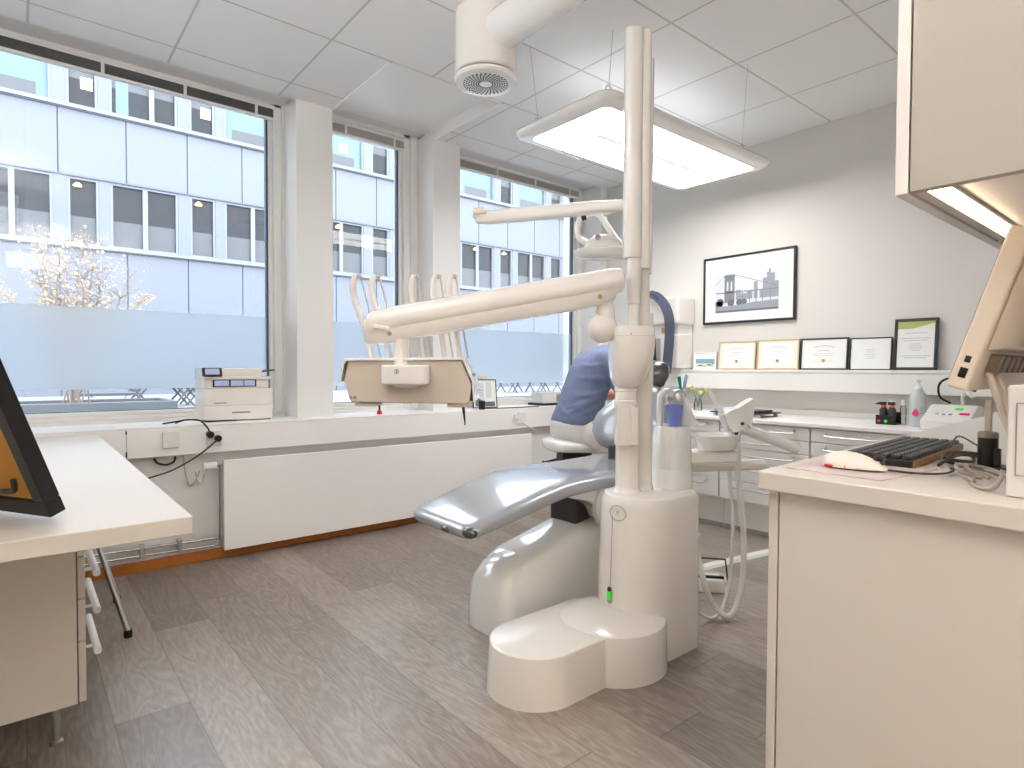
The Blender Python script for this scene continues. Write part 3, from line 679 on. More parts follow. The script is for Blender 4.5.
# wall-mounted beige unit with dark strap
t = thing('wall_mounted_case', 'beige wall unit above the shelf end, behind the dental column', 'wall unit', (4.15, 3.1, 1.1))
build('upper_case', B(4.0, 4.245, 2.80, 3.22, 1.44, 1.66), unit_m, t, bevel=.02, seg=4)
build('lower_case', B(4.03, 4.245, 2.82, 3.22, 1.085, 1.36), unit_m, t, bevel=.015, seg=4)
build('joint', B(4.05, 4.245, 2.83, 3.2, 1.355, 1.445), unit_w, t)
build('tag', B(4.038, 4.0505, 2.86, 2.98, 1.37, 1.415), tinted_m, t)
build('dark_panel', B(4.0265, 4.031, 2.98, 3.2, 1.10, 1.33), mat('panel_grey', (176, 172, 166), .5), t)
t = thing('hanging_strap', 'dark grey strap looped over the beige wall unit behind the column', 'strap', (3.95, 3.05, 1.3))
def ribbon(pts, w, mb, wdir=(0, 1, 0), th=.006):
    P = catmull(pts, 8); rings = []
    for i, q in enumerate(P):
        tg = (P[min(i + 1, len(P) - 1)] - P[max(i - 1, 0)]).normalized(); s = Vector(wdir); s = (s - tg * s.dot(tg)).normalized(); n = tg.cross(s)
        ww = w[0] + (w[1] - w[0]) * i / (len(P) - 1) if isinstance(w, tuple) else w
        rings.append([q + s * ww / 2 + n * th / 2, q - s * ww / 2 + n * th / 2, q - s * ww / 2 - n * th / 2, q + s * ww / 2 - n * th / 2])
    mb.loft(rings); return mb
m = ribbon([(3.97, 3.06, 1.70), (3.93, 2.95, 1.66), (3.91, 2.85, 1.57), (3.91, 2.81, 1.45), (3.92, 2.82, 1.28), (3.93, 2.85, 1.05)], .075, MB(), (.35, -1, .3)); build('outer_band', m, pale_band, t)
m = ribbon([(3.965, 3.063, 1.705), (3.925, 2.958, 1.655), (3.905, 2.875, 1.56), (3.905, 2.84, 1.45), (3.915, 2.847, 1.28), (3.925, 2.877, 1.05)], .022, MB(), (.35, -1, .3), .009); build('edge_trim', m, ribbon_m, t)
m = ribbon([(3.93, 3.09, 1.42), (3.90, 3.0, 1.40), (3.895, 2.98, 1.30), (3.90, 2.97, 1.15), (3.91, 2.94, 1.05)], .085, MB(), (.3, -1, 0)); build('inner_band', m, black_m, t)

# ================================================================== RIGHT DESK
t = thing('desk_counter', 'cream standing-height counter in the right foreground with an end panel', 'counter', (2.3, .3, 0))
m = MB(); m.prism([(1.128, .003), (3.61, .003), (3.61, .715), (1.128, .60)], .843, .88); build('worktop', m, beige_l, t, bevel=.004, seg=3)
m = MB(); m.box(1.150, 3.6, .003, .565, 0, .8425); build('end_panel', m, beige_l, t, bevel=.002)
m = MB(); m.box(1.150, 3.6, .568, .586, 0, .8425); build('front_panel', m, beige_l, t, bevel=.002)
ZD = .8805
t = thing('mouse_pad', 'thin pinkish printed mouse pad at the counter corner', 'mouse pad', (1.3, .5, ZD))
m = MB(); m.prism([(1.19, .40), (1.42, .375), (1.46, .58), (1.20, .575)], ZD - .0003, ZD + .0022); build('pad', m, padpr_m, t)
t = thing('computer_mouse', 'white computer mouse on the mouse pad at the counter corner', 'mouse', (1.285, .48, ZD))
mz = ZD + .0025
m = MB(); rings = []
for k in range(15):
    s = k / 14; yy = .537 - .113 * s; hgt = .036 * (math.sin(math.pi * min(1, (s * .93 + .06))) ** .55) * (1.05 - .45 * s); wd = .030 * (math.sin(math.pi * (s * .94 + .03)) ** .35)
    ring = []
    for q in range(16):
        a = math.pi * q / 15; ring.append((1.285 + .05 * (s - .5) * .3 + wd * math.cos(a), yy, mz + .003 + hgt * math.sin(a)))
    rings.append(ring)
m.loft(rings); build('shell', m, mat('mouse_white', (240, 232, 222), .3), t, angle=60)
m = MB(); m.prism(sup(.028, .052, 2.6, c=(1.285, .48)), mz, mz + .0035); build('base', m, grey_s, t)
m = MB(); m.box(1.2545, 1.262, .485, .525, mz + .003, mz + .007); build('red_glow_strip', m, red_m, t)
m = MB(); m.M = Matrix.Translation((1.291, .437, mz + .021)); m.torus((0, 0, 0), .008, .0035, axis='x'); build('scroll_wheel', m, grey_s, t)
m = MB(); m.tube([(1.292, .423, mz + .004), (1.30, .38, ZD + .0055), (1.32, .355, ZD + .0055), (1.35, .342, ZD + .0055), (1.40, .345, ZD + .004)], .0022, 8); build('cable', m, grey_s, t)
# keyboard
t = thing('keyboard', 'black computer keyboard beside the white mouse on the counter', 'keyboard', (1.60, .49, ZD), rot=(0, 0, R(3)), local=True)
m = MB(); m.prism_y([(-.22, 0.0002), (.22, .0002), (.22, .018), (-.22, .018)], -.07, .07); build('base', m, kbase_m, t, bevel=.004)
m = MB(); m.box(-.218, .218, -.0725, -.0695, .002, .016); build('front_strip', m, mat('tan_edge', (150, 112, 70), .5), t)
m = MB()
for r_ in range(6):
    y = -.058 + r_ * .0205; n = 21
    for c in range(n):
        if r_ == 0 and 4 < c < 9: continue
        if c in (15, 19) and False: continue
        x = -.208 + c * .0203; m.box(x - .0082, x + .0082, y - .008, y + .008, .018, .0255)
    if r_ == 0: m.box(-.208 + 5 * .0203 - .0082, -.208 + 8 * .0203 + .0082, y - .008, y + .008, .018, .0255)
build('keys', m, keys_m, t, bevel=.0015, seg=1)
# monitor seen from behind, leaning back to the wall side
lean = R(17.5); MMt = Matrix.Translation((1.30, .336, 1.052)) @ Matrix.Rotation(lean, 4, 'X')     # local x: width, y: +toward screen, z: up
t = thing('monitor', 'cream computer monitor seen from behind at the right edge, leaning back', 'monitor', (1.55, .25, .88))
m = MB(); m.M = MMt; m.box(0, .50, -.034, 0, 0, .29); build('shell', m, mon_m, t, bevel=.006, seg=3)
m = MB(); m.M = MMt; m.loft([[(.012, -.0345, .075), (.49, -.0345, .075), (.49, -.0345, .28), (.012, -.0345, .28)], [(.05, -.055, .09), (.45, -.055, .09), (.45, -.055, .26), (.05, -.055, .26)]]); build('rear_cover', m, mon_m, t, bevel=.006)
m = MB(); m.M = MMt; m.box(.012, .488, .0003, .002, .012, .278); build('screen', m, black_m, t)
m = MB(); m.M = MMt; m.box(-.001, .003, -.022, -.013, .05, .062); m.box(-.001, .003, -.024, -.012, .022, .04); build('side_ports', m, black_m, t)
m = MB(); m.M = MMt
for k in range(6): m.box(.06 + k * .045, .09 + k * .045, -.050, -.034, .04, .072)
build('rear_connectors', m, mat('connector_brown', (120, 104, 84), .5), t, bevel=.002)
for k, x in enumerate((1.37, 1.43)):
    m = MB(); m.tube([(x, .288 - .0, 1.075), (x - .005, .275, 1.04), (x + .0, .262, .99), (x + .03, .24, .93), (x + .09, .22, .886)], .006, 8); build('cable', m, mon_m, t)
m = MB(); m.tube([(1.62, .27, 1.16), (1.62, .20, 1.13), (1.62, .18, 1.05), (1.62, .18, .886)], .018, 14); m.box(1.52, 1.72, .10, .27, ZD, ZD + .012); build('stand', m, mon_m, t, bevel=.004)
# box at the right edge
t = thing('power_unit', 'white upright device case at the right edge of the counter', 'device', (1.3, .15, ZD))
build('case', B(1.205, 1.37, .075, .228, ZD + .0003, 1.057), box_m, t, bevel=.003)
def outline(y0, y1, z0, z1, s=.0016): return MB().box(1.2035, 1.2052, y0, y1, z0, z0 + s).box(1.2035, 1.2052, y0, y1, z1 - s, z1).box(1.2035, 1.2052, y0, y0 + s, z0, z1).box(1.2035, 1.2052, y1 - s, y1, z0, z1)
build('side_label', outline(.2035, .217, .915, 1.03), text_m, t, smooth=False)
build('front_label', outline(.10, .2005, .915, 1.03), text_m, t, smooth=False)
m = MB(); m.box(1.2035, 1.2052, .10, .195, 1.040, 1.046); m.box(1.2035, 1.2052, .10, .2, .897, .9025); build('print_line', m, text_m, t, smooth=False)
# dark pot with a pale stick
t = thing('pen_pot', 'narrow dark pot on the counter in front of the white device case', 'pot', (1.51, .315, ZD))
m = MB(); m.lathe([(.0165, ZD + .0002), (.017, ZD + .01), (.017, ZD + .064)], (1.51, .315), 22); build('dark_body', m, mat('dark_liquid', (30, 24, 20), .3), t)
m = MB(); m.lathe([(.0172, ZD + .064), (.0172, ZD + .074), (.0145, ZD + .076)], (1.51, .315), 22); build('rim', m, mat('grey_rim', (150, 140, 128), .5), t)
t = thing('applicator', 'pale square stick upright in the narrow dark pot', 'stick', (1.51, .315, ZD + .078))
m = MB(); m.box(1.504, 1.516, .3095, .3205, ZD + .0765, ZD + .14); build('stick', m, mat('stick', (190, 180, 166), .4), t, bevel=.002)
t = thing('dock', 'black flat dock behind the dark pot on the counter', 'dock', (1.47, .27, ZD))
m = MB(); m.box(1.44, 1.50, .235, .2925, ZD + .0002, ZD + .014); m.box(1.445, 1.455, .282, .2925, ZD + .014, ZD + .05); build('case', m, black_m, t, bevel=.002)
# cables on the counter
def coil(pts, r, m): m.tube(pts, r, 8)
m = MB(); z = ZD + .004
coil([(1.52, .375, z), (1.50, .385, z + .006), (1.53, .395, z + .012), (1.60, .39, z + .012), (1.63, .37, z + .006), (1.58, .355, z), (1.52, .375, z + .006), (1.50, .388, z + .012), (1.57, .395, z + .016), (1.65, .37, z + .01), (1.68, .34, z)], .0035, m)
coil([(1.46, .385, z), (1.50, .38, z + .009), (1.58, .375, z + .012), (1.64, .35, z + .004)], .0035, m)
coil([(1.44, .36, z - .001), (1.42, .335, z), (1.40, .322, z), (1.44, .312, z)], .002, m)
coil([(1.56, .39, z + .03), (1.66, .40, z + .045), (1.74, .385, z + .02), (1.76, .36, z)], .002, m)
build('cable_tangle', m, mat('dark_cable', (44, 34, 28), .4), label='tangle of dark cables between keyboard and dark pot', cat='cable')
m = MB()
coil([(1.225, .235, z + .035), (1.222, .243, z + .008), (1.235, .262, z - .001), (1.27, .285, z - .001), (1.30, .29, z), (1.33, .305, z), (1.36, .325, z + .003), (1.40, .318, z + .006), (1.40, .29, z), (1.35, .262, z)], .0035, m)
coil([(1.35, .29, z), (1.34, .315, z + .008), (1.38, .335, z + .012), (1.43, .315, z + .006), (1.42, .275, z), (1.38, .245, z)], .0035, m)
coil([(1.36, .28, z), (1.37, .312, z + .007), (1.40, .322, z + .014), (1.44, .298, z + .006), (1.41, .262, z)], .0035, m)
build('grey_cable_coil', m, mat('grey_cable', (176, 164, 150), .45), label='coiled grey cable beside the white device case', cat='cable')

# upper cabinet
t = thing('wall_cabinet', 'tall cream wall cabinet at upper right with a lit underside', 'cabinet', (1.9, .18, 1.37))
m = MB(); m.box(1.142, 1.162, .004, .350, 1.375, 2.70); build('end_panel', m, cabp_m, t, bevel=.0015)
m = MB(); m.box(1.1625, 2.7, .004, .018, 1.375, 2.70); m.box(1.1625, 2.7, .018, .350, 1.395, 1.41); m.box(1.1625, 2.7, .018, .350, 2.68, 2.70); m.box(2.7, 2.72, .004, .350, 1.375, 2.70); build('carcass', m, laminate, t)
build('front_rail', B(1.1625, 2.7, .332, .3495, 1.376, 1.395), beige_l, t)
for k in range(3):
    build('door', B(1.142 + k * .527, 1.142 + (k + 1) * .527 - .003, .353, .372, 1.373, 2.70), laminate, t, bevel=.0015)
m = MB(); m.box(1.166, 1.70, .311, .3315, 1.378, 1.3945); build('light_strip', m, led_m, t, smooth=False, label='glowing warm light strip')
build('strip_profile', B(1.1655, 1.70, .308, .3108, 1.387, 1.395), alu, t)
m = MB(); m.tube([(1.70, .33, 1.386), (1.72, .345, 1.378), (1.74, .352, 1.374)], .003, 6); build('light_lead', m, white_m, t)

# ================================================================== CEILING ITEMS
t = thing('extract_vent', 'round cream extract canister with perforated face and duct on the ceiling', 'vent', (1.73, 2.30, HC))
c = (1.735, 2.305)
m = MB(); m.lathe([(.148, HC - .001), (.148, 2.475), (.142, 2.468)], c, 40); build('canister', m, unit_m, t)
m = MB(); m.lathe([(.125, 2.478), (.125, 2.455)], c, 30); build('dark_gap', m, grey_s, t)
m = MB(); m.lathe([(.13, 2.462), (.148, 2.458), (.150, 2.448), (.142, 2.438), (.11, 2.434), (.028, 2.434), (.0, 2.433)], c, 40); build('face_plate', m, unit_w, t)
m = MB()
for r_ in range(7):
    rr = .034 + r_ * .0115; n = 30
    for k in range(n):
        a = 2 * math.pi * k / n + r_ * .05; m.M = Matrix.Translation((c[0] + rr * math.cos(a), c[1] + rr * math.sin(a), 2.4335)) @ Matrix.Rotation(a, 4, 'Z'); m.box(-.0035, .0035, -.0022 - r_ * .0005, .0022 + r_ * .0005, -.0006, .0006)
build('perforation', m, grey_s, t, smooth=False)
m = MB(); m.tube([(1.735, 2.20, 2.64), (1.735, .001, 2.64)], .09, 28, 0); build('duct', m, unit_w, t)
t2 = bpy.data.objects
# pendant light
t = thing('pendant_light', 'wide white rectangular pendant light with bright diffuser', 'lamp', (3.0, 2.3, 2.41))
X0, X1, Y0, Y1 = 2.205, 3.84, 1.95, 2.70
def rr3(x0, x1, y0, y1, r, z): return [(q[0], q[1], z) for q in rrect(x0, x1, y0, y1, r, 8)]
def off(d): return (X0 + d, X1 - d, Y0 + d, Y1 - d)
m = MB()
rings = [rr3(*off(.085), .05, 2.398), rr3(*off(.06), .05, 2.396), rr3(*off(.025), .065, 2.403), rr3(*off(.004), .08, 2.418), rr3(*off(0), .085, 2.432), rr3(*off(.008), .08, 2.446), rr3(*off(.05), .06, 2.462), rr3(*off(.14), .06, 2.468)]
m.loft(rings, caps=False); m.loft([rr3(*off(.14), .06, 2.468), rr3(*off(.3), .04, 2.4685)]); build('housing', m, unit_w, t, angle=50)
m = MB(); m.loft([rr3(*off(.085), .045, 2.401), rr3(*off(.085), .045, 2.404)]); build('diffuser', m, diff_m, t, smooth=False)
m = MB(); m.loft([rr3(*off(.2), .05, 2.4695), rr3(*off(.2), .05, 2.473)]); build('added_uplight', m, mainup_m, t, smooth=False)  # added glowing sheet on the unseen top of the lamp
m = MB(); m.box(X0 + .33, X1 - .33, (Y0 + Y1) / 2 - .018, (Y0 + Y1) / 2 + .018, 2.3985, 2.4005); build('centre_strip', m, refl_m, t, smooth=False)
m = MB(); m.ell((X0 + .33, 2.22, 2.399), .008, .008, .004, 10, 6); build('sensor_dot', m, black_m, t)
for (a, b, z), (x, y) in (((2.288, 1.996, HC), (2.30, 2.03)), ((2.064, 2.362, HC), (2.29, 2.55)), ((3.107, 1.739, HC), (3.55, 2.02)), ((3.62, 2.7, HC), (3.68, 2.57))):
    m = MB(); m.tube([(a, b, z), (x, y, 2.50)], .0016, 6, 0); w_ = build('suspension_wire', m, alu, t)
    m = MB(); m.torus((x, y, 2.478), .022, .003, 20, 6, 'y'); build('wire_loop', m, alu, w_)

# unseen pendants added as room fill: over the left desk, behind the viewer
t = thing('pendant_light', 'unseen pendant light added for fill over the near left desk', 'lamp', (-.2, 1.5, 2.41))
m = MB(); m.loft([rr3(-.48, .06, .9, 2.15, .1, 2.42), rr3(-.48, .06, .9, 2.15, .1, 2.46)]); build('housing', m, unit_w, t)
m = MB(); m.loft([rr3(-.44, .02, .95, 2.1, .06, 2.414), rr3(-.44, .02, .95, 2.1, .06, 2.4195)]); build('diffuser', m, neut_m, t)
m = MB(); m.loft([rr3(-.44, .02, .95, 2.1, .06, 2.4605), rr3(-.44, .02, .95, 2.1, .06, 2.464)]); build('added_uplight', m, neutup_m, t)
for x, y in ((-.4, 1.0), (0, 1.0), (-.4, 2.05), (0, 2.05)):
    m = MB(); m.tube([(x, y, HC), (x, y, 2.46)], .0016, 6, 0); build('suspension_wire', m, alu, t)
t = thing('pendant_light', 'unseen pendant light added behind the viewer for ambient fill', 'lamp', (.2, -1.6, 2.41))
m = MB(); m.loft([rr3(-.15, .55, -2.4, -.9, .1, 2.42), rr3(-.15, .55, -2.4, -.9, .1, 2.46)]); build('housing', m, unit_w, t)
m = MB(); m.loft([rr3(-.1, .5, -2.35, -.95, .06, 2.414), rr3(-.1, .5, -2.35, -.95, .06, 2.4195)]); build('diffuser', m, warm_m, t)
m = MB(); m.loft([rr3(-.1, .5, -2.35, -.95, .06, 2.4605), rr3(-.1, .5, -2.35, -.95, .06, 2.464)]); build('added_uplight', m, warmup_m, t)
for x, y in ((-.1, -1.0), (.5, -1.0), (-.1, -2.3), (.5, -2.3)):
    m = MB(); m.tube([(x, y, HC), (x, y, 2.46)], .0016, 6, 0); build('suspension_wire', m, alu, t)

# ================================================================== DENTAL UNIT
FW = Vector((.6371, .7708, 0)); RT = Vector((.7708, -.6371, 0))
Q = Matrix(((RT.x, FW.x, 0, 0), (RT.y, FW.y, 0, 0), (0, 0, 1, 0), (0, 0, 0, 1)))   # unit arm frame: (across, away, up)
U = thing('dental_unit', 'cream dental unit with column, instrument head and basin in the room centre', 'dental unit', (1.75, 1.47, 0))
def QM(): m = MB(); m.M = Q; return m
# foot
st = [(1.345 + .165 * math.cos(R(a)) * 1.0, 1.50 + .165 * math.sin(R(a))) for a in range(90, 271, 6)] + [(1.72, 1.335), (1.72, 1.665)]
m = MB(); cc = (1.5, 1.50)
def sc(k): return [(cc[0] + (q[0] - cc[0]) * k, cc[1] + (q[1] - cc[1]) * k) for q in st]
m.loft([[(q[0], q[1], z) for q in sc(k)] for k, z in ((1, 0), (.985, .08), (.968, .157), (.963, .1625), (.953, .165), (.90, .166))]); build('foot_cover', m, unit_m, U, angle=30)
# base drum
m = MB(); m.lathe([(.203, 0), (.200, .08), (.197, .158), (.194, .168), (.180, .174), (.12, .186), (.02, .195)], (1.685, 1.452), 56); dr = build('base_drum', m, unit_m, U, angle=30)
# body
def bodyring(z, s=1.0, dx=0):
    o = []
    r = .157 * s
    for a in range(90, 271, 10): o.append((1.855 + dx + r * 1.03 * math.cos(R(a)), 1.465 + r * math.sin(R(a)), z))
    for a in range(-90, 1, 15): o.append((2.045 - .03 + .03 * math.cos(R(a)), 1.465 - r + .03 + .03 * math.sin(R(a)), z))
    for a in range(0, 91, 15): o.append((2.045 - .03 + .03 * math.cos(R(a)), 1.465 + r - .03 + .03 * math.sin(R(a)), z))
    return o
m = MB(); m.loft([bodyring(0), bodyring(.16), bodyring(.30, 1, .005), bodyring(.56, .985, .015), bodyring(.585, .97, .018), bodyring(.598, .93, .02), bodyring(.603, .85, .03)]); bd = build('body', m, unit_m, U, angle=32)
# oval emblem, seam and switch on the rounded front (outward direction towards the viewer)
def front_pt(ang, z, r=.163): return Vector((1.867 + r * math.cos(R(ang)), 1.465 + r * .975 * math.sin(R(ang)), z))
m = MB(); pts = []
for k in range(25):
    a = 2 * math.pi * k / 24; pts.append(front_pt(186 + 13 * math.cos(a), .545 + .028 * math.sin(a), .1605))
m.tube(pts, .0012, 6, 0); m.tube([front_pt(184, .545, .161), front_pt(186, .553, .161), front_pt(188, .545, .161)], .001, 6, 0); m.tube([front_pt(185, .54, .161), front_pt(187, .54, .161)], .001, 6, 0); build('oval_emblem', m, text_m, bd)
m = MB(); m.tube([front_pt(178, .53, .1615), front_pt(178, .40, .166), front_pt(178, .27, .1712)], .0012, 6, 0); build('seam', m, text_m, bd)
m = MB(); f = front_pt(178, .235, .1695); d = Vector((math.cos(R(178)), math.sin(R(178)), 0)); ang = math.atan2(d.y, d.x)
m.M = Matrix.Translation(f) @ Matrix.Rotation(ang, 4, 'Z'); m.loft([[(.001 + k * .005, q[0], q[1]) for q in sup(.0125, .032, 3)] for k in (0, 1)]); sw = build('switch_plate', m, chrome, bd)
m = MB(); m.M = Matrix.Translation(f) @ Matrix.Rotation(ang, 4, 'Z'); m.box(.006, .0105, -.009, .009, -.016, .012); build('green_switch', m, green_m, sw, bevel=.002, label='green lit rocker')
m = MB(); m.M = Matrix.Translation(f) @ Matrix.Rotation(ang, 4, 'Z'); m.ell((.007, 0, .022), .004, .009, .008); build('indicator', m, black_m, sw)
# columns
m = QM(); m.lathe([(.058, .600), (.050, .612), (.0455, .625), (.0455, .80)], (.452, 2.33), 36); build('front_column', m, unit_m, U)
m = QM(); m.lathe([(.044, .600), (.038, .615), (.035, .63), (.035, 1.30)], (.525, 2.375), 30); build('rear_column', m, unit_m, U)
m = QM(); m.lathe([(.043, .79), (.043, .94), (.045, .945), (.045, .957), (.042, .960), (.042, .992), (.045, .995), (.045, 1.02)], (.445, 2.33), 36); build('collar', m, unit_m, U)
m = QM(); m.prism(rrect(.401, .472, 2.268, 2.32, .012), .786, .944); m.prism(rrect(.448, .481, 2.258, 2.31, .008), .790, .935); build('sliding_bracket', m, unit_m, U, bevel=.004)
# housing
def hr(a0, a1, d0, d1, r, z): return [(q[0], q[1], z) for q in rrect(a0, a1, d0, d1, r, 6)]
m = QM(); m.loft([hr(.41, .482, 2.285, 2.40, .03, 1.006), hr(.398, .498, 2.272, 2.412, .042, 1.018), hr(.390, .52, 2.258, 2.43, .05, 1.05), hr(.387, .538, 2.248, 2.445, .045, 1.10), hr(.386, .545, 2.245, 2.45, .04, 1.17), hr(.387, .545, 2.246, 2.449, .04, 1.236), hr(.394, .538, 2.252, 2.442, .035, 1.244)])
hs = build('pivot_housing', m, unit_m, U, angle=50)
m = QM(); m.loft([hr(.386, .5458, 2.2445, 2.4505, .04, 1.205), hr(.386, .5458, 2.2445, 2.4505, .04, 1.2065)]); build('seam', m, unit_g, hs)
m = QM(); m.tube([(.446, 2.246, 1.213), (.446, 2.2425, 1.213)], .003, 8, 0); build('screw', m, text_m, hs)
# upper mast
m = QM(); m.lathe([(.022, 1.24), (.022, 1.33), (.026, 1.335), (.026, 1.36), (.027, 1.362), (.027, 1.415), (.028, 1.417), (.028, 1.52)], (.474, 2.335), 30); build('mast_neck', m, unit_m, U)
m = QM(); m.lathe([(.024, 1.28), (.021, 1.4), (.021, 1.56)], (.52, 2.365), 24); build('rear_neck', m, unit_m, U)
m = QM(); m.loft([hr(.430, .500, 2.30, 2.372, .028, z) for z in (1.51, 1.515, 2.385)]); build('mast', m, unit_m, U, bevel=.003)
m = QM(); m.loft([hr(.494, .5315, 2.315, 2.40, .012, z) for z in (1.47, 2.385)]); build('mast_channel', m, unit_m, U, bevel=.003)
m = QM(); m.loft([hr(.531, .5485, 2.345, 2.40, .008, z) for z in (1.455, 2.285)]); build('mast_side_rail', m, unit_m, U, bevel=.003)
# delivery arm
def arm_sec(a, d, z, s, sz=1.0, lo=1.0):
    prof = [(-.050, -.008), (-.052, .020), (-.046, .045), (-.030, .064), (0, .072), (.030, .064), (.046, .045), (.052, .020), (.050, -.008), (.044, -.014), (.042, -.055), (.034, -.066), (-.034, -.066), (-.042, -.055), (-.044, -.014)]
    return [(a, d + p * s, z + q * sz * (lo if q < -.02 else 1)) for p, q in prof]
m = QM()
A0, A1 = Vector((-.548, 2.32, 1.232)), Vector((.412, 2.30, 1.402))
rings = []
for tt, s, sz in ((-.022, .3, .35), (-.018, .62, .66), (-.006, .86, .88), (.012, .97, .98), (.04, 1, 1), (.3, 1, 1), (.6, 1, 1), (.9, 1, 1), (.965, 1, 1), (.99, .97, .95), (1.006, .86, .86), (1.014, .6, .62), (1.017, .3, .3)):
    q = A0 + (A1 - A0) * tt; rings.append(arm_sec(q.x, q.y, q.z, s, sz, 1.0 if tt < .93 else (.8 if tt < .97 else .45)))
m.loft(rings); ar = build('delivery_arm', m, unit_m, U, angle=42)
for tt in (.085, .915):
    q = A0 + (A1 - A0) * tt; m = QM(); m.tube([(q.x, q.y - .046, q.z - .035), (q.x, q.y - .0405, q.z - .035)], .0085, 14, 0); build('pivot_screw', m, gold_m, ar)
q = A0 + (A1 - A0) * .03; m = QM(); m.M = Q @ Matrix.Translation((q.x, q.y, q.z)) @ Matrix.Rotation(R(10), 4, 'Y'); m.prism(rrect(-.012, .055, -.058, -.03, .012), -.006, .008); build('arm_lever', m, unit_m, ar, bevel=.003)
# ball joint
m = QM(); m.ell((.347, 2.31, 1.238), .058, .052, .058, 28, 16); m.lathe([(.040, 1.26), (.036, 1.30), (.030, 1.335), (.042, 1.36)], (.358, 2.31), 26); bj = build('arm_joint', m, unit_m, U, angle=60)
m = QM(); m.tube([(.347, 2.315, 1.238), (.43, 2.32, 1.21)], .035, 20, 0); build('joint_axle', m, unit_g, bj)
# instrument head
m = QM(); prof = [(-.640, 1.108), (-.655, 1.03), (-.632, .955), (-.622, .948), (-.185, .944), (-.172, .950), (-.165, 1.02), (-.205, 1.112)]
prof = [(a + .010, b) for a, b in prof]; m.prism_y(prof, 2.29, 2.50); hd = build('instrument_head', m, unit_g, U, bevel=.006, seg=3)
m = QM(); top = [(-.668, 1.028), (-.660, 1.098), (-.648, 1.118), (-.20, 1.124), (-.186, 1.116), (-.152, 1.03), (-.148, .955), (-.158, .95), (-.163, 1.028), (-.198, 1.108), (-.205, 1.112), (-.642, 1.107), (-.652, 1.09), (-.660, 1.03)]
top = [(a + .010, b) for a, b in top]; m.prism_y(top, 2.275, 2.52); build('top_cover', m, unit_w, hd, bevel=.003)
m = QM(); m.box(-.608, -.522, 2.30, 2.40, .932, .9435); build('lower_block', m, unit_g, hd, bevel=.004)
m = QM(); m.box(-.25, -.185, 2.30, 2.40, .930, .9435); build('lower_block', m, unit_g, hd, bevel=.004)
m = QM(); m.box(-.623, -.612, 2.287, 2.2895, .962, .973); m.box(-.608, -.597, 2.287, 2.2895, .962, .973); build('maker_mark', m, text_m, hd)
m = QM(); m.tube([(-.188, 2.31, .93), (-.181, 2.31, .86)], [.006, .002], 10, 0); build('hanging_tip', m, dark_m, hd)
m = QM(); m.prism(rrect(-.492, -.312, 2.215, 2.31, .03), 1.018, 1.092); br = build('head_bracket', m, unit_w, U, bevel=.008, seg=3)
m = QM(); m.lathe([(.0, 1.004), (.05, 1.007), (.068, 1.0175)], (-.405, 2.285), 30); build('turning_ring', m, unit_w, br)
m = QM(); m.torus((-.428, 2.2135, 1.068), .008, .0013, 20, 6, 'y'); m.box(-.431, -.425, 2.2125, 2.214, 1.063, 1.073); build('round_emblem', m, text_m, br)
m = QM(); m.lathe([(.031, 1.09), (.028, 1.10), (.026, 1.19)], (-.427, 2.30), 24); build('head_post', m, unit_m, U)
m = QM(); m.box(-.165, -.150, 2.30, 2.47, .955, 1.06); build('side_strip', m, dark_m, hd)
# instrument whips
for a0, a1, bend in ((-.568, -.632, .012), (-.492, -.556, .012), (-.358, -.398, .006), (-.272, -.312, .005), (-.212, -.248, .004)):
    m = QM(); dz = 2.42
    m.tube([(a0, dz, 1.12), (a0 - (a0 - a1) * .55, dz, 1.26), (a1 - .006, dz - .01, 1.37), (a1 - .006, dz - .02, 1.42), (a1 + .003, dz - .016, 1.455)], [.0095, .0115, .013, .0125, .009], 10, 6)
    wp = build('instrument_whip', m, unit_m, U)
    m = QM(); m.tube([(a1 + .002, dz - .014, 1.452), (a1 + .014, dz, 1.455), (a1 + .022, dz + .01, 1.435), (a0 - (a0 - a1) * .45 + .022, dz + .02, 1.28), (a0 + .032, dz + .02, 1.122)], .0042, 8); build('hose', m, hose_m, wp)
    m = QM(); m.ell((a1 + .016, dz + .002, 1.450), .010, .010, .010, 12, 8); build('guide_roller', m, hose_m, wp)
# lamp arm and head
m = QM(); rings = []
for a, d, z, h, w_ in ((-.155, 2.50, 1.706, .014, .012), (-.15, 2.50, 1.706, .022, .022), (-.1, 2.50, 1.708, .028, .026), (.05, 2.50, 1.722, .030, .027), (.2, 2.50, 1.735, .029, .027), (.32, 2.48, 1.743, .026, .027), (.42, 2.46, 1.747, .023, .026), (.53, 2.44, 1.742, .022, .025)):
    rings.append([(a, d + p, z + q) for p, q in sup(w_, h, 3, 20)])
m.loft(rings); la = build('lamp_arm', m, unit_w, U, angle=50)
m = QM(); m.lathe([(.026, 1.706), (.028, 1.712), (.028, 1.738), (.022, 1.745)], (-.138, 2.50), 20); m.tube([(-.163, 2.47, 1.722), (-.11, 2.47, 1.730)], .013, 12, 0); build('arm_knuckle', m, unit_m, la)
m = QM(); m.tube([(.525, 2.42, 1.56), (.525, 2.43, 1.77)], .022, 20, 0); build('lamp_pivot', m, unit_m, U)
m = QM(); lc = (.405, 2.66, 1.632); m.loft([[(lc[0] + q[0], lc[1] + q[1] * .8, lc[2] + z) for q in sup(ax, ax * .9, 2.3, 24)] for ax, z in ((.085, -.03), (.09, -.015), (.075, .015), (.05, .035), (.02, .042))]); lh = build('lamp_head', m, unit_w, U, angle=60)
m = QM(); m.loft([[(lc[0] + q[0] - .005, lc[1] + q[1] * .8, lc[2] + z) for q in sup(ax, ax * .85, 2.3, 24)] for ax, z in ((.06, -.066), (.112, -.058), (.132, -.030), (.120, -.026))]); build('lamp_shield', m, unit_w, lh, angle=60)
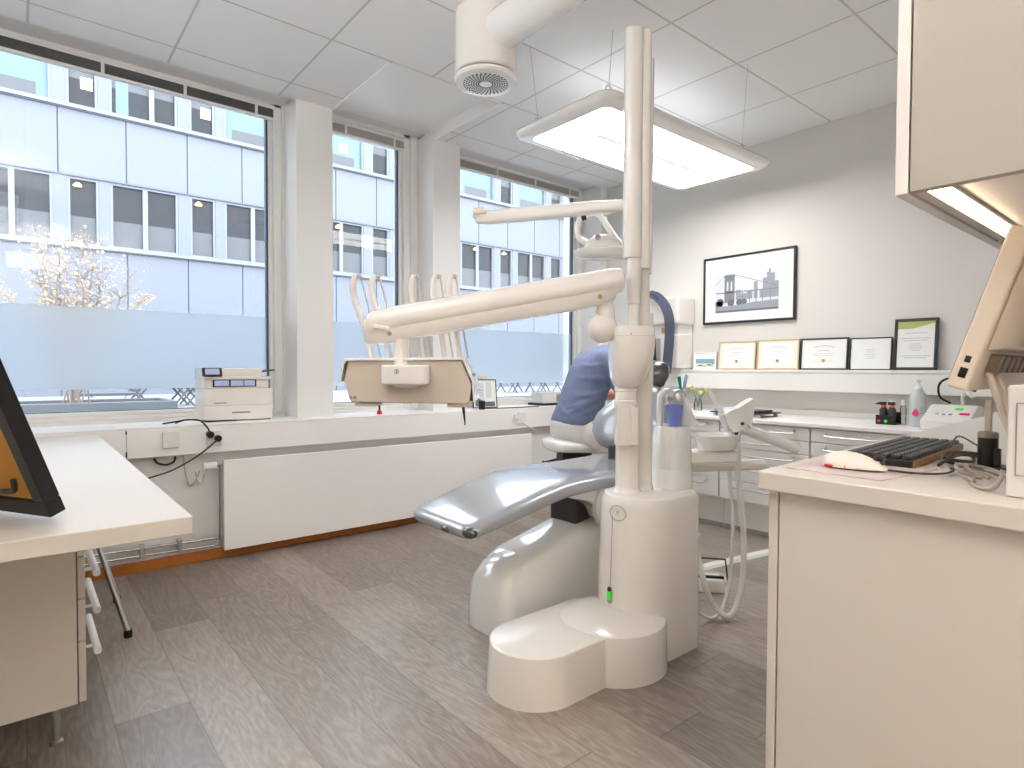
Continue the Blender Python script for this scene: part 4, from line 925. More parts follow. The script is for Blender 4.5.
m = QM(); m.tube([(.345, 2.66, 1.632), (.292, 2.65, 1.66), (.287, 2.64, 1.72), (.325, 2.64, 1.757), (.375, 2.65, 1.764), (.42, 2.66, 1.71), (.475, 2.64, 1.62)], .0135, 12); build('lamp_yoke', m, unit_w, lh)
m = QM(); m.tube([(.300, 2.615, 1.735), (.318, 2.615, 1.74)], .012, 12, 0); build('yoke_knob', m, black_m, lh)
m = QM(); m.tube([(.365, 2.575, 1.645), (.365, 2.567, 1.645)], .012, 14, 0); build('vent_dot', m, text_m, lh)
m = QM(); m.tube([(.40, 2.66, 1.765), (.45, 2.6, 1.772), (.51, 2.46, 1.75)], .012, 10); build('lamp_strut', m, unit_w, lh)
# cuspidor tower
cen = (.655, 2.44)
m = QM(); m.lathe([(.082, .600), (.085, .610), (.084, .675), (.0825, .678), (.0825, .682), (.083, .684), (.072, .842), (.068, .852), (.0, .853)], cen, 44); build('cuspidor_tower', m, unit_w, U, angle=30)
m = QM(); m.tube([(.606, 2.44, .852), (.606, 2.44, .955), (.612, 2.44, .978), (.632, 2.44, .99), (.650, 2.445, .985), (.658, 2.45, .968)], [.014, .014, .014, .014, .014, .013], 12); build('cup_filler', m, unit_w, U)
m = QM(); rings = [[(.728 + q[0] - (z - .85) * .25, 2.46 + q[1], z) for q in sup(ax, .03, 2.5, 20)] for ax, z in ((.035, .85), (.028, .90), (.018, .96), (.008, .985))]; m.loft(rings); build('rear_fin', m, unit_w, U, angle=60)
m = QM(); m.lathe([(.022, .853), (.030, .90), (.036, .945), (.034, .975), (.022, .995), (.0, 1.0)], (.684, 2.462), 24); m.ell((.660, 2.462, .965), .026, .024, .024, 16, 10); build('chrome_spout', m, alu, U, angle=60)
# basin
m = QM(); rings = []
for s, z in ((.55, .748), (.75, .75), (.86, .775), (.97, .806), (1.0, .812), (.95, .813), (.88, .79), (.6, .775)):
    rings.append([(.85 + q[0] * s, 2.47 + q[1] * s, z + .004 * (q[0] / .09)) for q in sup(.095, .085, 2.4, 32)])
m.loft(rings); build('basin', m, unit_w, U, angle=50)
m = QM(); m.prism([(.715, 2.40), (.93, 2.43), (.935, 2.50), (.715, 2.52)], .700, .746, .92); build('basin_bracket', m, unit_m, U, bevel=.008)
# assistant arm
m = QM(); m.tube([(.70, 2.53, .665), (1.08, 2.55, .675)], .024, 18, 0); build('lower_arm', m, unit_m, U, bevel=.004)
m = QM(); m.tube([(.965, 2.52, .835), (1.205, 2.51, .748)], .024, 20, 0); sa = build('suction_arm', m, unit_w, U, bevel=.004)
m = QM(); m.M = Q @ Matrix.Translation((.935, 2.52, .87)) @ Matrix.Rotation(R(-25), 4, 'Y'); m.prism_y(sup(.04, .045, 3.2, 24), -.045, .045)
m.M = Q @ Matrix.Translation((.985, 2.52, .90)) @ Matrix.Rotation(R(14), 4, 'Y'); m.prism_y([(-.05, .0), (.03, -.06), (.022, .05), (.008, .062)], -.03, .03)
m.M = Q; m.tube([(.895, 2.50, .84), (.915, 2.50, .80), (.94, 2.5, .80)], .016, 12); build('tip_holder', m, unit_w, U, bevel=.006, seg=3)
m = QM(); m.tube([(.835, 2.52, .985), (.888, 2.52, .895)], [.008, .012], 12, 0); build('suction_tip', m, unit_w, U)
m = QM(); m.tube([(.885, 2.50, .89), (.895, 2.495, .86), (.90, 2.49, .82)], .014, 12); build('air_syringe', m, hose_m, U)
m = QM(); m.box(.95, .962, 2.47, 2.4745, .85, .862); build('holder_button', m, grey_s, U)
m = QM(); m.box(.925, .94, 2.47, 2.4745, .808, .82); build('holder_button', m, grey_s, U)
# hoses down to the floor
m = MB()
m.tube([Q @ Vector(p) for p in ((.955, 2.52, .80), (.965, 2.53, .62), (1.0, 2.56, .40), (1.01, 2.58, .20), (.975, 2.56, .06), (.925, 2.54, .020), (.865, 2.54, .08), (.80, 2.46, .20), (.775, 2.48, .33), (.765, 2.45, .40))], .0125, 12); build('suction_hose', m, unit_w, U)
m = MB()
m.tube([Q @ Vector(p) for p in ((.915, 2.53, .80), (.93, 2.54, .62), (.955, 2.56, .42), (.955, 2.58, .2), (.92, 2.56, .06), (.865, 2.54, .012), (.80, 2.50, .05), (.745, 2.40, .12))], .0075, 10); build('saliva_hose', m, unit_w, U)

# blue cup, brushes
t = thing('plastic_cup', 'translucent blue plastic cup on the cuspidor tower', 'cup', Q @ Vector((.672, 2.385, .8535)))
m = QM(); m.lathe([(.0, .8535), (.024, .8535), (.034, .938), (.032, .938), (.023, .857), (.0, .856)], (.650, 2.382), 28); build('cup', m, blue_m, t)
t = thing('toothbrush', 'pale blue stick leaning at the chrome spout behind the blue cup', 'brush', Q @ Vector((.705, 2.50, .86)))
m = QM(); m.tube([(.712, 2.495, .952), (.727, 2.505, 1.03), (.733, 2.51, 1.055)], [.006, .011, .012], 10, 3, .5); build('handle', m, toothb_m, t)
m = QM(); m.tube([(.709, 2.50, .98), (.700, 2.505, 1.05)], [.004, .008], 8, 0); build('teal_clip', m, toothg_m, t, label='teal clip')

# ---- foot control
t = thing('foot_control', 'cream foot pedal with a dark wire bail on the floor behind the unit', 'pedal', (2.61, 1.65, 0))
m = MB(); m.prism([(2.50, 1.66), (2.61, 1.53), (2.72, 1.63), (2.61, 1.76)], .001, .055, .88); build('body', m, unit_m, t, bevel=.006)
m = MB(); m.tube([(2.525, 1.67, .072), (2.62, 1.555, .072)], .008, 10, 0); build('pedal_bar', m, black_m, t)
m = MB(); m.tube([(2.50, 1.70, .02), (2.495, 1.705, .165), (2.615, 1.545, .165), (2.625, 1.53, .02)], .005, 8, 0); build('wire_bail', m, dark_m, t)
t = thing('floor_cable_cover', 'flat white hose cover lying across the floor behind the foot pedal', 'cable cover', (2.9, 1.5, 0))
m = MB(); m.M = Matrix.Translation((3.12, 1.78, 0)) @ Matrix.Rotation(math.atan2(.02 - .14, .75), 4, 'Z'); m.loft([[(x, q[0], q[1]) for q in ((-.035, .0005), (.035, .0005), (.022, .012), (-.022, .012))] for x in (-.36, .55)]); build('cover', m, unit_w, t)

# ================================================================== PATIENT CHAIR
Ch = thing('patient_chair', 'grey upholstered dental patient chair on a glossy white base', 'dental chair', (1.9, 1.96, 0))
def xsec(x, yc, hw, z0, z1, e=3.2, n=28):
    return [(x, yc + q[0], (z0 + z1) / 2 + q[1]) for q in sup(hw, (z1 - z0) / 2, e, n)]
# base cover: nose and rising spine
m = MB(); rings = []
for x, hw, z1, e in ((1.412, .06, .14, 2.4), (1.416, .11, .20, 2.6), (1.435, .150, .245, 3), (1.475, .168, .285, 3), (1.53, .175, .298, 3), (1.62, .178, .31, 3), (1.70, .172, .29, 3), (1.80, .150, .25, 3), (1.86, .11, .2, 3)):
    ring = []
    for q in sup(1, 1, e, 32):
        z = q[1]; ring.append((x + .035, 1.935 + q[0] * hw * .86, max(0.0005, z1 * (z if z > 0 else 0))))
    rings.append(ring)
m.loft(rings); build('base_nose', m, unit_w, Ch, angle=60)
m = MB(); rings = []
for x, hw, z1 in ((1.50, .10, .245), (1.53, .128, .278), (1.58, .140, .305), (1.75, .145, .345), (1.9, .145, .38), (2.02, .143, .40), (2.2, .15, .38), (2.36, .14, .25), (2.40, .1, .12)):
    ring = []
    for q in sup(1, 1, 6.5, 40): ring.append((x + .03, 1.945 + q[0] * hw, max(.0005, z1 * max(0, q[1]))))
    rings.append(ring)
m.loft(rings); build('base_spine', m, unit_w, Ch, angle=60)
m = MB(); m.prism(rrect(1.62, 2.42, 1.77, 2.16, .08), .0006, .03); build('floor_plate', m, unit_w, Ch, bevel=.008)
m = MB(); m.box(1.93, 2.25, 1.88, 2.05, .36, .53); build('lift_block', m, grey_s, Ch, bevel=.01)
m = MB(); m.prism_y([(1.755, .565), (1.78, .535), (1.90, .505), (1.99, .46), (2.02, .40), (2.08, .37), (2.3, .40), (2.36, .50), (2.34, .565)], 1.775, 2.145); build('seat_bracket', m, unit_w, Ch, bevel=.02, seg=4)
m = MB(); m.M = Matrix.Translation((2.05, 1.765, .475)) @ Matrix.Rotation(R(90), 4, 'X'); m.lathe([(.115, -.02), (.115, .004), (.105, .012), (.0, .014)], n=36); build('pivot_disc', m, unit_w, Ch)
# leg rest + seat: one cushion
def cush(x, hw, zt, zb, yc=1.955):
    o = []; h = (zt - zb)
    for q in sup(hw, h / 2, 4.2, 36): o.append((x, yc + q[0], (zt + zb) / 2 + q[1]))
    return o
m = MB(); rings = [cush(*a) for a in ((1.242, .14, .482, .466), (1.245, .175, .490, .460), (1.255, .20, .498, .452), (1.285, .216, .510, .453), (1.34, .226, .528, .466), (1.45, .236, .556, .490), (1.60, .242, .592, .524), (1.70, .245, .612, .542), (1.80, .246, .622, .550), (1.92, .246, .624, .553), (2.10, .247, .620, .552), (2.30, .245, .626, .556), (2.42, .235, .64, .56), (2.46, .20, .63, .58))]
m.loft(rings); lr = build('leg_rest_and_seat', m, leather, Ch, angle=65)
m = MB(); m.ell((1.250, 1.90, .470), .016, .035, .014, 14, 10); build('toe_patch', m, film_d, lr)
m = MB(); m.ell((1.268, 1.775, .478), .026, .04, .022, 14, 10); build('toe_patch', m, film_d, lr)
# backrest (rotated slab rising away)
bx, bz = 2.42, .665; tilt = R(24)
MB_ = Matrix.Translation((bx, 2.02, bz)) @ Matrix.Rotation(tilt, 4, 'Y')
m = MB(); m.M = MB_; rings = []
for z, hw, th, dy in ((-.012, .09, .02, 0), (0, .145, .045, 0), (.03, .195, .06, 0), (.07, .228, .068, 0), (.12, .242, .07, 0), (.17, .236, .07, -.004), (.22, .208, .064, -.014), (.26, .170, .058, -.026), (.30, .128, .05, -.04), (.34, .095, .04, -.05), (.36, .06, .02, -.05)):
    rings.append([(q[1], dy + q[0], z) for q in sup(hw, th, 2.8, 36)])
m.loft(rings); build('backrest', m, leather, Ch, angle=65)
m = MB(); m.M = MB_; m.box(-.012, .012, -.08, -.02, .30, .42); build('headrest_bar', m, chrome, Ch, bevel=.003)
m = MB(); m.M = MB_; m.loft([[(q[1] - .01, q[0] - .055, z) for q in sup(hw, th, 2.8, 28)] for z, hw, th in ((.352, .06, .025), (.364, .085, .042), (.42, .10, .050), (.47, .092, .044), (.49, .06, .025))]); build('headrest', m, film_d, Ch, angle=65)
m = MB(); m.box(2.30, 2.44, 1.92, 2.02, .60, .70); build('back_hinge', m, grey_s, Ch, bevel=.01)

# ================================================================== STOOL AND PERSON
hip = Vector((2.655, 2.56, .745))
fdir = Vector((.93, -.36, 0)).normalized(); sdir = Vector((-fdir.y, fdir.x, 0))      # facing, and the person's left
def at(f, s, z): return hip + fdir * f + sdir * s + Vector((0, 0, z))
t = thing('saddle_stool', 'white saddle stool on castors under the seated person', 'stool', (hip.x, hip.y, 0))
m = MB(); rings = []
for f, hw, zt, zb in ((-.20, .10, -.115, -.15), (-.19, .15, -.095, -.16), (-.14, .19, -.085, -.165), (-.02, .19, -.092, -.17), (.08, .15, -.12, -.18), (.17, .09, -.15, -.20), (.20, .05, -.165, -.195)):
    rings.append([tuple(at(f, q[0], (zt + zb) / 2 + q[1])) for q in sup(hw, (zt - zb) / 2, 3, 24)])
m.loft(rings); build('seat', m, unit_w, t, angle=60)
m = MB(); m.tube([at(-.13, 0, -.19), at(.06, 0, -.215)], [.05, .055], 12, 0); m.tube([at(-.06, .06, -.21), at(-.18, .10, -.245), at(-.2, .11, -.24)], .008, 8); m.tube([at(-.08, 0, -.19), at(-.08, 0, -.265)], .04, 12, 0); build('tilt_mechanism', m, black_m, t)
m = MB(); m.tube([at(-.03, 0, -.2), (at(-.03, 0, 0).x, at(-.03, 0, 0).y, .10)], .022, 16, 0); build('gas_column', m, chrome, t)
cx, cy = at(-.03, 0, 0).x, at(-.03, 0, 0).y
for k in range(5):
    a = R(72 * k + 200); tip = Vector((cx + .26 * math.cos(a), cy + .26 * math.sin(a), .07))
    m = MB(); m.tube([(cx, cy, .105), tip], [.022, .014], 10, 0); lg = build('base_leg', m, alu, t)
    m = MB(); m.M = Matrix.Translation((tip.x, tip.y, .027)) @ Matrix.Rotation(a, 4, 'Z') @ Matrix.Rotation(R(90), 4, 'X'); m.lathe([(.02, -.018), (.0265, -.014), (.0265, .014), (.02, .018)], n=18); build('castor', m, black_m, lg)

Pn = thing('person', 'person in a blue-grey top and white trousers bending over the chair from a stool', 'person', (hip.x, hip.y, 0))
# body: head, neck, arms, hands (skin) as one continuous remeshed surface
sh = Vector((.14, 0, .48))                                   # shoulder centre relative to the hip
neck = at(.215, -.02, .478); head = at(.35, -.07, .465)
def body_mb():
    m = MB()
    m.tube([at(.02, 0, .02), at(.06, 0, .2), at(.11, 0, .36), at(.165, -.01, .44)], [.105, .10, .085, .05], 18)
    m.tube([at(.15, -.01, .43), neck, at(.265, -.035, .485), at(.31, -.05, .485)], [.06, .054, .053, .058], 16)
    # head: cranium and jaw
    hm = Matrix.Translation(head) @ Matrix.Rotation(math.atan2(fdir.y, fdir.x), 4, 'Z') @ Matrix.Rotation(R(62), 4, 'Y')
    m.M = hm
    m.ell((0, 0, .0), .098, .076, .115, 24, 16); m.ell((.03, 0, -.075), .062, .056, .062, 18, 12)
    m.add(*nose()) ; m.ell((.0, .078, -.02), .018, .008, .032, 10, 8); m.ell((.0, -.078, -.02), .018, .008, .032, 10, 8)
    m.ell((.084, 0, -.088), .012, .026, .007, 12, 6)
    m.M = Matrix.Identity(4)
    for s in (1, -1):
        el = at(.22, s * .29, .17) if s > 0 else at(.21, -.245, .16)
        wr = at(.46, s * .15, .18) if s > 0 else at(.42, -.16, .14)
        m.tube([at(.14, s * .15, .38), at(.17, s * .225, .31), el], [.052, .048, .040], 14)
        m.tube([el, (el + wr) / 2 + Vector((0, 0, -.01)), wr], [.041, .038, .027], 14)
        hand(m, wr, (wr - el).normalized(), s)
    return m
def nose():
    return [(.095, -.012, -.045), (.095, .012, -.045), (.098, 0, .0), (.122, 0, -.04), (.09, -.01, 0), (.09, .01, 0)], [(0, 3, 2, 4), (1, 5, 2, 3), (0, 1, 3)]
def hand(m, wr, d, s):
    side = d.cross(Vector((0, 0, 1))).normalized() * s; up = side.cross(d) * s
    pc = wr + d * .05
    m.tube([wr, wr + d * .03, pc + d * .03], [.024, .028, .026], 12, 4, .55, up=side)
    for k, ln in enumerate((.066, .074, .070, .056)):
        b0 = wr + d * .085 + side * (-.024 + k * .0165)
        k1 = b0 + d * ln * .45 - up * .006; k2 = b0 + d * ln * .75 - up * .022; k3 = b0 + d * ln * .92 - up * .042
        m.tube([b0 - d * .025, b0, k1, k2, k3], [.0095, .0095, .009, .0085, .007], 10, 3)
    th = wr + d * .03 - side * .022
    m.tube([th, th + d * .03 - side * .02 - up * .01, th + d * .058 - side * .022 - up * .022, th + d * .075 - side * .012 - up * .03], [.012, .011, .010, .008], 10, 3)
bm_ = body_mb()
build('body', bm_, skin_m, Pn, remesh=.006)
# hair, eyes, mask
hm = Matrix.Translation(head) @ Matrix.Rotation(math.atan2(fdir.y, fdir.x), 4, 'Z') @ Matrix.Rotation(R(62), 4, 'Y')
m = MB(); m.M = hm; rings = []
for i in range(13):
    ph = -math.pi * .06 + math.pi * .56 * i / 12; cr = max(math.cos(ph), .001)
    rings.append([(-.008 + .104 * cr * math.cos(2 * math.pi * k / 28), .083 * cr * math.sin(2 * math.pi * k / 28), .008 + .118 * math.sin(ph) - (.055 if math.cos(2 * math.pi * k / 28) < .1 else 0) * (1 - i / 12)) for k in range(28)])
m.loft(rings); build('hair', m, hair_m, Pn, angle=70)
for s in (1, -1):
    m = MB(); m.M = hm; m.ell((.084, s * .03, -.005), .011, .013, .010, 12, 8); build('eye', m, mat('eye_%s' % ('a' if s > 0 else 'b'), (40, 34, 30), .2), Pn)
m = MB(); m.M = hm; m.loft([[(.055 + .052 * math.cos(a), .066 * math.sin(a), z) for a in [R(d) for d in range(-80, 81, 16)]] + [(.045 + .052 * math.cos(a), .058 * math.sin(a), z) for a in [R(d) for d in range(80, -81, -16)]] for z in (-.125, -.09, -.045)]); build('face_mask', m, mask_m, Pn, angle=60)
m = MB(); m.M = hm; m.tube([(.06, .07, -.055), (.0, .088, -.02), (-.07, .06, -.06), (-.09, 0, -.07), (-.07, -.06, -.06), (0, -.088, -.02), (.06, -.07, -.055)], .004, 6); build('mask_strap', m, mask_m, Pn)
# shirt
def ring_at(f, z, hw, hd, s0=0, e=2.4, n=36, tiltf=0.0):
    o = []
    for q in sup(1, 1, e, n):
        o.append(tuple(at(f + q[1] * hd, s0 + q[0] * hw, z + tiltf * q[1])))
    return o
m = MB()
m.loft([ring_at(-.03, .0, .180, .130), ring_at(-.025, .03, .186, .135), ring_at(0, .10, .180, .128), ring_at(.025, .18, .178, .125), ring_at(.06, .265, .185, .126), ring_at(.092, .34, .192, .126), ring_at(.12, .40, .186, .112), ring_at(.148, .442, .145, .086), ring_at(.172, .468, .088, .066), ring_at(.188, .488, .064, .058)])
for s in (1, -1):
    el = at(.22, s * .29, .17) if s > 0 else at(.21, -.245, .16)
    sh0 = at(.12, s * .14, .37)
    m.tube([at(.10, s * .06, .35), sh0, sh0 + (el - sh0) * .5 + sdir * (s * .02), sh0 + (el - sh0) * .82], [.09, .08, .068, .062], 18)
T_ = [(.0, -.03, .180, .130), (.10, 0, .180, .128), (.18, .025, .178, .125), (.265, .06, .185, .126), (.34, .092, .192, .126), (.40, .12, .186, .112)]
def spt(deg, z):
    for (z0, f0, w0, d0), (z1, f1, w1, d1) in zip(T_[:-1], T_[1:]):
        if z <= z1: break
    q = (z - z0) / (z1 - z0); f, w_, d_ = f0 + (f1 - f0) * q, w0 + (w1 - w0) * q, d0 + (d1 - d0) * q
    c_, n_ = math.cos(R(deg)), math.sin(R(deg)); k_ = 2 / 2.4
    return at(f + math.copysign(abs(n_) ** k_, n_) * d_, math.copysign(abs(c_) ** k_, c_) * w_, z)
for (a0, z0, a1, z1, sag, rr) in ((128, .235, 250, .10, -.02, .013), (130, .215, 275, .035, -.015, .012), (135, .19, 225, .045, -.02, .012), (140, .16, 200, .02, -.01, .011), (128, .25, 235, .175, -.025, .011), (150, .30, 260, .285, -.015, .009), (200, .045, 285, .125, -.02, .012), (190, .36, 265, .365, -.01, .009)):
    P_ = [spt(a0 + (a1 - a0) * k / 5, z0 + (z1 - z0) * k / 5 + sag * math.sin(math.pi * k / 5)) for k in range(6)]
    m.tube(P_, [rr * .5, rr, rr, rr * .4], 8, 3)
sh_o = build('shirt', m, shirt_m, Pn, remesh=.009)
# trousers and shoes
m = MB()
m.loft([ring_at(.02, -.115, .12, .08), ring_at(0, -.10, .175, .13), ring_at(-.02, -.06, .188, .15), ring_at(-.025, .0, .180, .142), ring_at(-.02, .045, .170, .13), ring_at(-.015, .06, .16, .12)])
feet = []
for s in (1, -1):
    kn = at(.36, .22, -.16) if s > 0 else at(.16, -.30, -.17)
    an = at(.30, .20, -.60) if s > 0 else at(-.02, -.20, -.36)
    m.tube([at(0, s * .09, -.04), at(.12, s * .15, -.07) if s > 0 else at(.07, -.19, -.075), kn], [.105, .098, .078], 18)
    if s > 0: m.tube([kn, kn + (an - kn) * .4 - fdir * .02, an], [.074, .062, .05], 16); feet.append((an, fdir))
    else:
        k2 = at(.12, -.27, -.42); an2 = at(.08, -.24, -.60)
        m.tube([kn, k2, an2], [.076, .062, .05], 16); feet.append((an2, fdir))
build('trousers', m, trouser_m, Pn, remesh=.009)
for an, fd in feet:
    m = MB(); rings = []
    base = Vector((an.x, an.y, 0))
    for f, hw, h in ((-.07, .02, .05), (-.06, .034, .085), (0, .038, .11), (.07, .042, .075), (.14, .044, .058), (.18, .03, .045), (.19, .012, .03)):
        rings.append([tuple(base + fd * f + sdir * (q[0] * hw) + Vector((0, 0, .001 + (q[1] + 1) / 2 * h))) for q in sup(1, 1, 3, 20)])
    m.loft(rings); build('shoe', m, unit_w, Pn, angle=60)

# ================================================================== OUTSIDE
struct('terrace_ground', B(-14, 30, 4.30, 16.4, .30, .45), stone_m, smooth=False)
Fy = 16.0
F = thing('office_building', 'white panelled office building with bands of windows across the courtyard', 'building', (8, Fy, .45))
seams = [.707 + 1.23 * k for k in range(-6, 20)]
m = MB(); m2 = MB()
for z0, z1 in ((.45, 3.66), (5.22, 6.62), (8.25, 8.7)):
    m2.box(-8, 24, Fy + .03, Fy + .3, z0, z1)
    for a, b in zip(seams[:-1], seams[1:]): m.box(a + .012, b - .012, Fy, Fy + .03, z0, z1)
build('cladding', m, clad_m, F, smooth=False); build('seam_backing', m2, seam_m, F, smooth=False)
m = MB()
for z in (3.66, 6.62): m.box(-7.5, 23.8, Fy - .09, Fy + .1, z, z + .07)
build('sill_band', m, fframe_m, F, smooth=False)
m = MB()
for z in (3.635, 6.595): m.box(-7.5, 23.8, Fy - .05, Fy + .02, z, z + .025)
for z in (5.215, 8.245): m.box(-7.5, 23.8, Fy - .03, Fy + .05, z - .035, z)
build('drip_edge', m, seam_m, F, smooth=False)
m = MB()
for z0, z1 in ((3.73, 5.18), (6.69, 8.21)): m.box(-7.5, 23.8, Fy + .27, Fy + .3, z0, z1)
build('band_back', m, fframe_m, F, smooth=False)
lit = {(0, 0, 0), (0, 1, 0), (0, 2, 1), (1, 0, 0), (1, 1, 0), (0, 4, 1), (0, 5, 0), (1, 2, 1), (1, 4, 0)}
for row, (z0, z1) in enumerate(((3.73, 5.18), (6.69, 8.21))):
    for k in range(-1, 7):
        for wide, (a, b) in enumerate(((.91, 1.37), (1.68, 2.92))):
            a += 2.36 * k; b += 2.36 * k
            mb = MB(); f = .05; y0, y1 = Fy + .02, Fy + .12
            mb.box(a - f, a, y0, y1, z0, z1); mb.box(b, b + f, y0, y1, z0, z1); mb.box(a, b, y0, y1, z0, z0 + f); mb.box(a, b, y0, y1, z1 - f, z1)
            if wide and (row == 0 or k == 0): c_ = (a + b) / 2 + (.15 if row else 0); mb.box(c_ - .05, c_ + .05, y0, y1, z0 + f, z1 - f)
            wfr = build('window', mb, fframe_m, F, smooth=False)
            pm = MB(); pm.box(a, b, Fy + .09, Fy + .1, z0 + f, z1 - f); mats_ = [fpane_m, fpane2_m, fpane3_m]
            cyan = row == 1 and wide and k != 0
            if cyan: pm.mi = [2] * len(pm.mi)
            pm.cur = 1
            if row == 0: pm.box(a + .01, b - .01, Fy + .086, Fy + .0895, z0 + f, z0 + .62)
            elif cyan: pm.box(a + .15, b - .2, Fy + .086, Fy + .0895, z0 + f, z0 + .34)
            else: pm.box(a + .01, b - .01, Fy + .086, Fy + .0895, z0 + .62, z1 - f)
            if wide and k in (0, 2) and row: pm.cur = 2; pm.box(a + .08, a + .32, Fy + .080, Fy + .0855, z0 + f, z1 - f)
            build('pane', pm, mats_, wfr, smooth=False)
            if (row, k, wide) in lit:
                lm = MB(); c_ = (a + b) / 2
                if row: lm.box(c_ - .02, c_ + .19, Fy + .05, Fy + .079, z0 + .42, z0 + .66)
                else: lm.lathe([(.02, z1 - .12), (.08, z1 - .18), (.075, z1 - .2), (0, z1 - .205)], (c_ - .1, Fy + .0), 12)
                build('lit_lamp', lm, lampw_m, wfr, label='warm lamp showing in the window')
        # white post between window pairs
pm = MB()
for k in range(-2, 8):
    for a, b in ((1.42, 1.63), (2.97, 3.22)):
        for z0, z1 in ((3.73, 5.18), (6.69, 8.21)): pm.box(a + 2.36 * k, b + 2.36 * k, Fy + .0, Fy + .2, z0, z1)
build('window_post', pm, clad_m, F, smooth=False)
# planter with an autumn shrub
t = thing('planter', 'long low grey planter on the terrace outside the left window', 'planter', (.5, 9, .45))
m = MB(); m.box(-.6, 1.55, 8.5, 8.56, .4505, .66); m.box(-.6, 1.55, 9.44, 9.5, .4505, .66); m.box(-.6, -.54, 8.56, 9.44, .4505, .66); m.box(1.49, 1.55, 8.56, 9.44, .4505, .66); build('box', m, planter_m, t, bevel=.01)
m = MB(); m.box(-.54, 1.49, 8.56, 9.44, .4505, .62); build('soil', m, bark_m, t, smooth=False)
T = thing('autumn_shrub', 'bare multi-stemmed shrub with yellow autumn leaves outside the left window', 'shrub', (.55, 9, .62))
rnd = random.Random(5); stems = MB(); leaves = MB()
def leaf(p):
    s = rnd.uniform(.028, .05); d = Vector((rnd.uniform(-1, 1), rnd.uniform(-1, 1), rnd.uniform(-.6, .6))).normalized(); e2 = d.orthogonal().normalized()
    e2 = (e2 * math.cos(rnd.random() * 6.28) + d.cross(e2) * math.sin(rnd.random() * 6.28)); n2 = d.cross(e2)
    leaves.add([p, p + d * s * .5 + e2 * s * .35, p + d * s, p + d * s * .5 - e2 * s * .35, p + d * s * .5 + n2 * s * .12], [(0, 1, 4), (1, 2, 4), (2, 3, 4), (3, 0, 4)])
for k in range(13):
    bx = .55 + rnd.uniform(-.16, .16); by = 9 + rnd.uniform(-.15, .15); ln = rnd.uniform(1.5, 2.2); sx = (k - 6) / 6 * .6 + rnd.uniform(-.1, .1); sy = rnd.uniform(-.3, .3)
    pts = [Vector((bx, by, .634)), Vector((bx + sx * .3, by + sy * .3, .6205 + ln * .4)), Vector((bx + sx * .65, by + sy * .7, .6205 + ln * .72)), Vector((bx + sx * .9 + rnd.uniform(-.06, .06), by + sy, .6205 + ln))]
    stems.tube(pts, [.010, .008, .005, .003], 6, 4)
    C_ = catmull(pts, 8)
    for q in C_[10:]:
        for _ in range(9):
            d = Vector((rnd.uniform(-.2, .2), rnd.uniform(-.2, .2), rnd.uniform(-.05, .16)))
            if rnd.random() < .3: stems.tube([q, q + d], [.004, .002], 5, 0)
            if rnd.random() < .5: leaf(q + d)
for s in (-1, 1):
    pts = [Vector((.55, 9, .7)), Vector((.55 + s * .35, 9, 1.35)), Vector((.55 + s * .62, 8.95, 1.85)), Vector((.55 + s * .78, 8.9, 1.98 if s > 0 else 2.05))]
    stems.tube(pts, [.012, .009, .005, .003], 6, 4)
    for q in catmull(pts, 8)[12:]:
        for _ in range(7): leaf(q + Vector((rnd.uniform(-.07, .07), rnd.uniform(-.07, .07), rnd.uniform(-.03, .06))))
build('stems', stems, bark_m, T); build('leaves', leaves, leaf_m, T, smooth=False)
def trestle(x, y, label, first=[None]):
    g = 'folding tables on the terrace'
    if first[0] is None:
        t = thing('folding_table', label, 'table', (x, y, .4505), g, local=True)
        build('table_top', B(-.38, .38, -.35, .35, .40, .43), planter_m, t, bevel=.005)
        for sx in (-.3, .3):
            for s in (1, -1):
                m = MB(); m.tube([(sx - s * .16, -.25, 0.0005), (sx + s * .16, -.25, .40)], .016, 6, 0); m.tube([(sx - s * .16, .25, .0005), (sx + s * .16, .25, .40)], .016, 6, 0); build('leg', m, planter_m, t)
        first[0] = t
    else: dup(first[0], (x, y, .4505), label)
trestle(1.75, 11.0, 'folding table with crossed legs outside, just left of the printer')
trestle(2.60, 11.3, 'folding table with crossed legs outside, partly behind the printer')
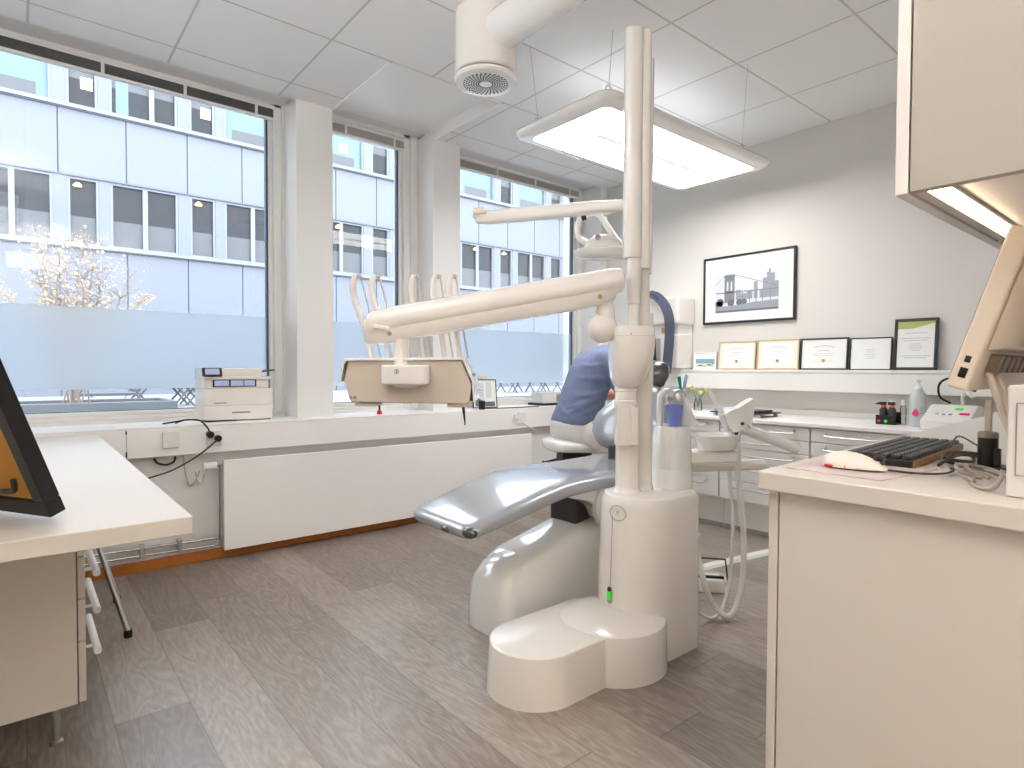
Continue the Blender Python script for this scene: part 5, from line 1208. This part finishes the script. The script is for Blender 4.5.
for i, (x, y) in enumerate(((10.2, 12.2), (11.4, 12.4), (12.6, 12.2), (13.9, 12.4))):
    trestle(x, y, ('folding table outside the third window, nearest the speaker dome', 'folding table outside the third window, second from the speaker dome', 'folding table outside the third window, second from the white carton', 'folding table outside the third window, behind the white carton')[i])
t = thing('bench', 'low pale bench on the terrace behind the planter', 'bench', (.95, 10.1, .45))
build('seat', B(.62, 1.30, 9.95, 10.25, .68, .72), planter_m, t, bevel=.006)
for x in (.75, 1.17):
    m = MB(); m.tube([(x - .05, 10.1, .4505), (x + .03, 10.1, .68)], .02, 8, 0); build('leg', m, alu, t)

# ================================================================== LIGHT, WORLD, CAMERA
W = bpy.data.worlds.new('overcast_sky'); S.world = W; W.use_nodes = True
nt = W.node_tree; bg = nt.nodes['Background']; bg.inputs['Color'].default_value = (.87, .935, 1.0, 1); bg.inputs['Strength'].default_value = 7.0

cam = bpy.data.cameras.new('camera'); co = bpy.data.objects.new('camera', cam); COL.objects.link(co)
cam.sensor_fit = 'HORIZONTAL'; cam.sensor_width = 36; cam.lens = 36 * 597.34 / 1024; cam.clip_start = .05; cam.clip_end = 200
yaw, pit, rol = -.690733, -.02568, -.003958
Rm = Matrix.Rotation(yaw, 3, 'Z') @ Matrix.Rotation(pit, 3, 'X') @ Matrix.Rotation(rol, 3, 'Y')
cx_, fy_, uz_ = Rm.col[0], Rm.col[1], Rm.col[2]
co.matrix_world = Matrix(((cx_.x, uz_.x, -fy_.x, 0), (cx_.y, uz_.y, -fy_.y, 0), (cx_.z, uz_.z, -fy_.z, 1.08), (0, 0, 0, 1)))
S.camera = co
S.view_settings.view_transform = 'Standard'; S.view_settings.look = 'None'; S.view_settings.gamma = 1; S.view_settings.use_curve_mapping = False
S.view_settings.exposure = 0.48
cy_ = S.cycles
cy_.max_bounces = 10; cy_.diffuse_bounces = 6; cy_.glossy_bounces = 4; cy_.transmission_bounces = 6; cy_.transparent_max_bounces = 16
cy_.caustics_reflective = False; cy_.caustics_refractive = False; cy_.sample_clamp_indirect = 6; cy_.use_denoising = True
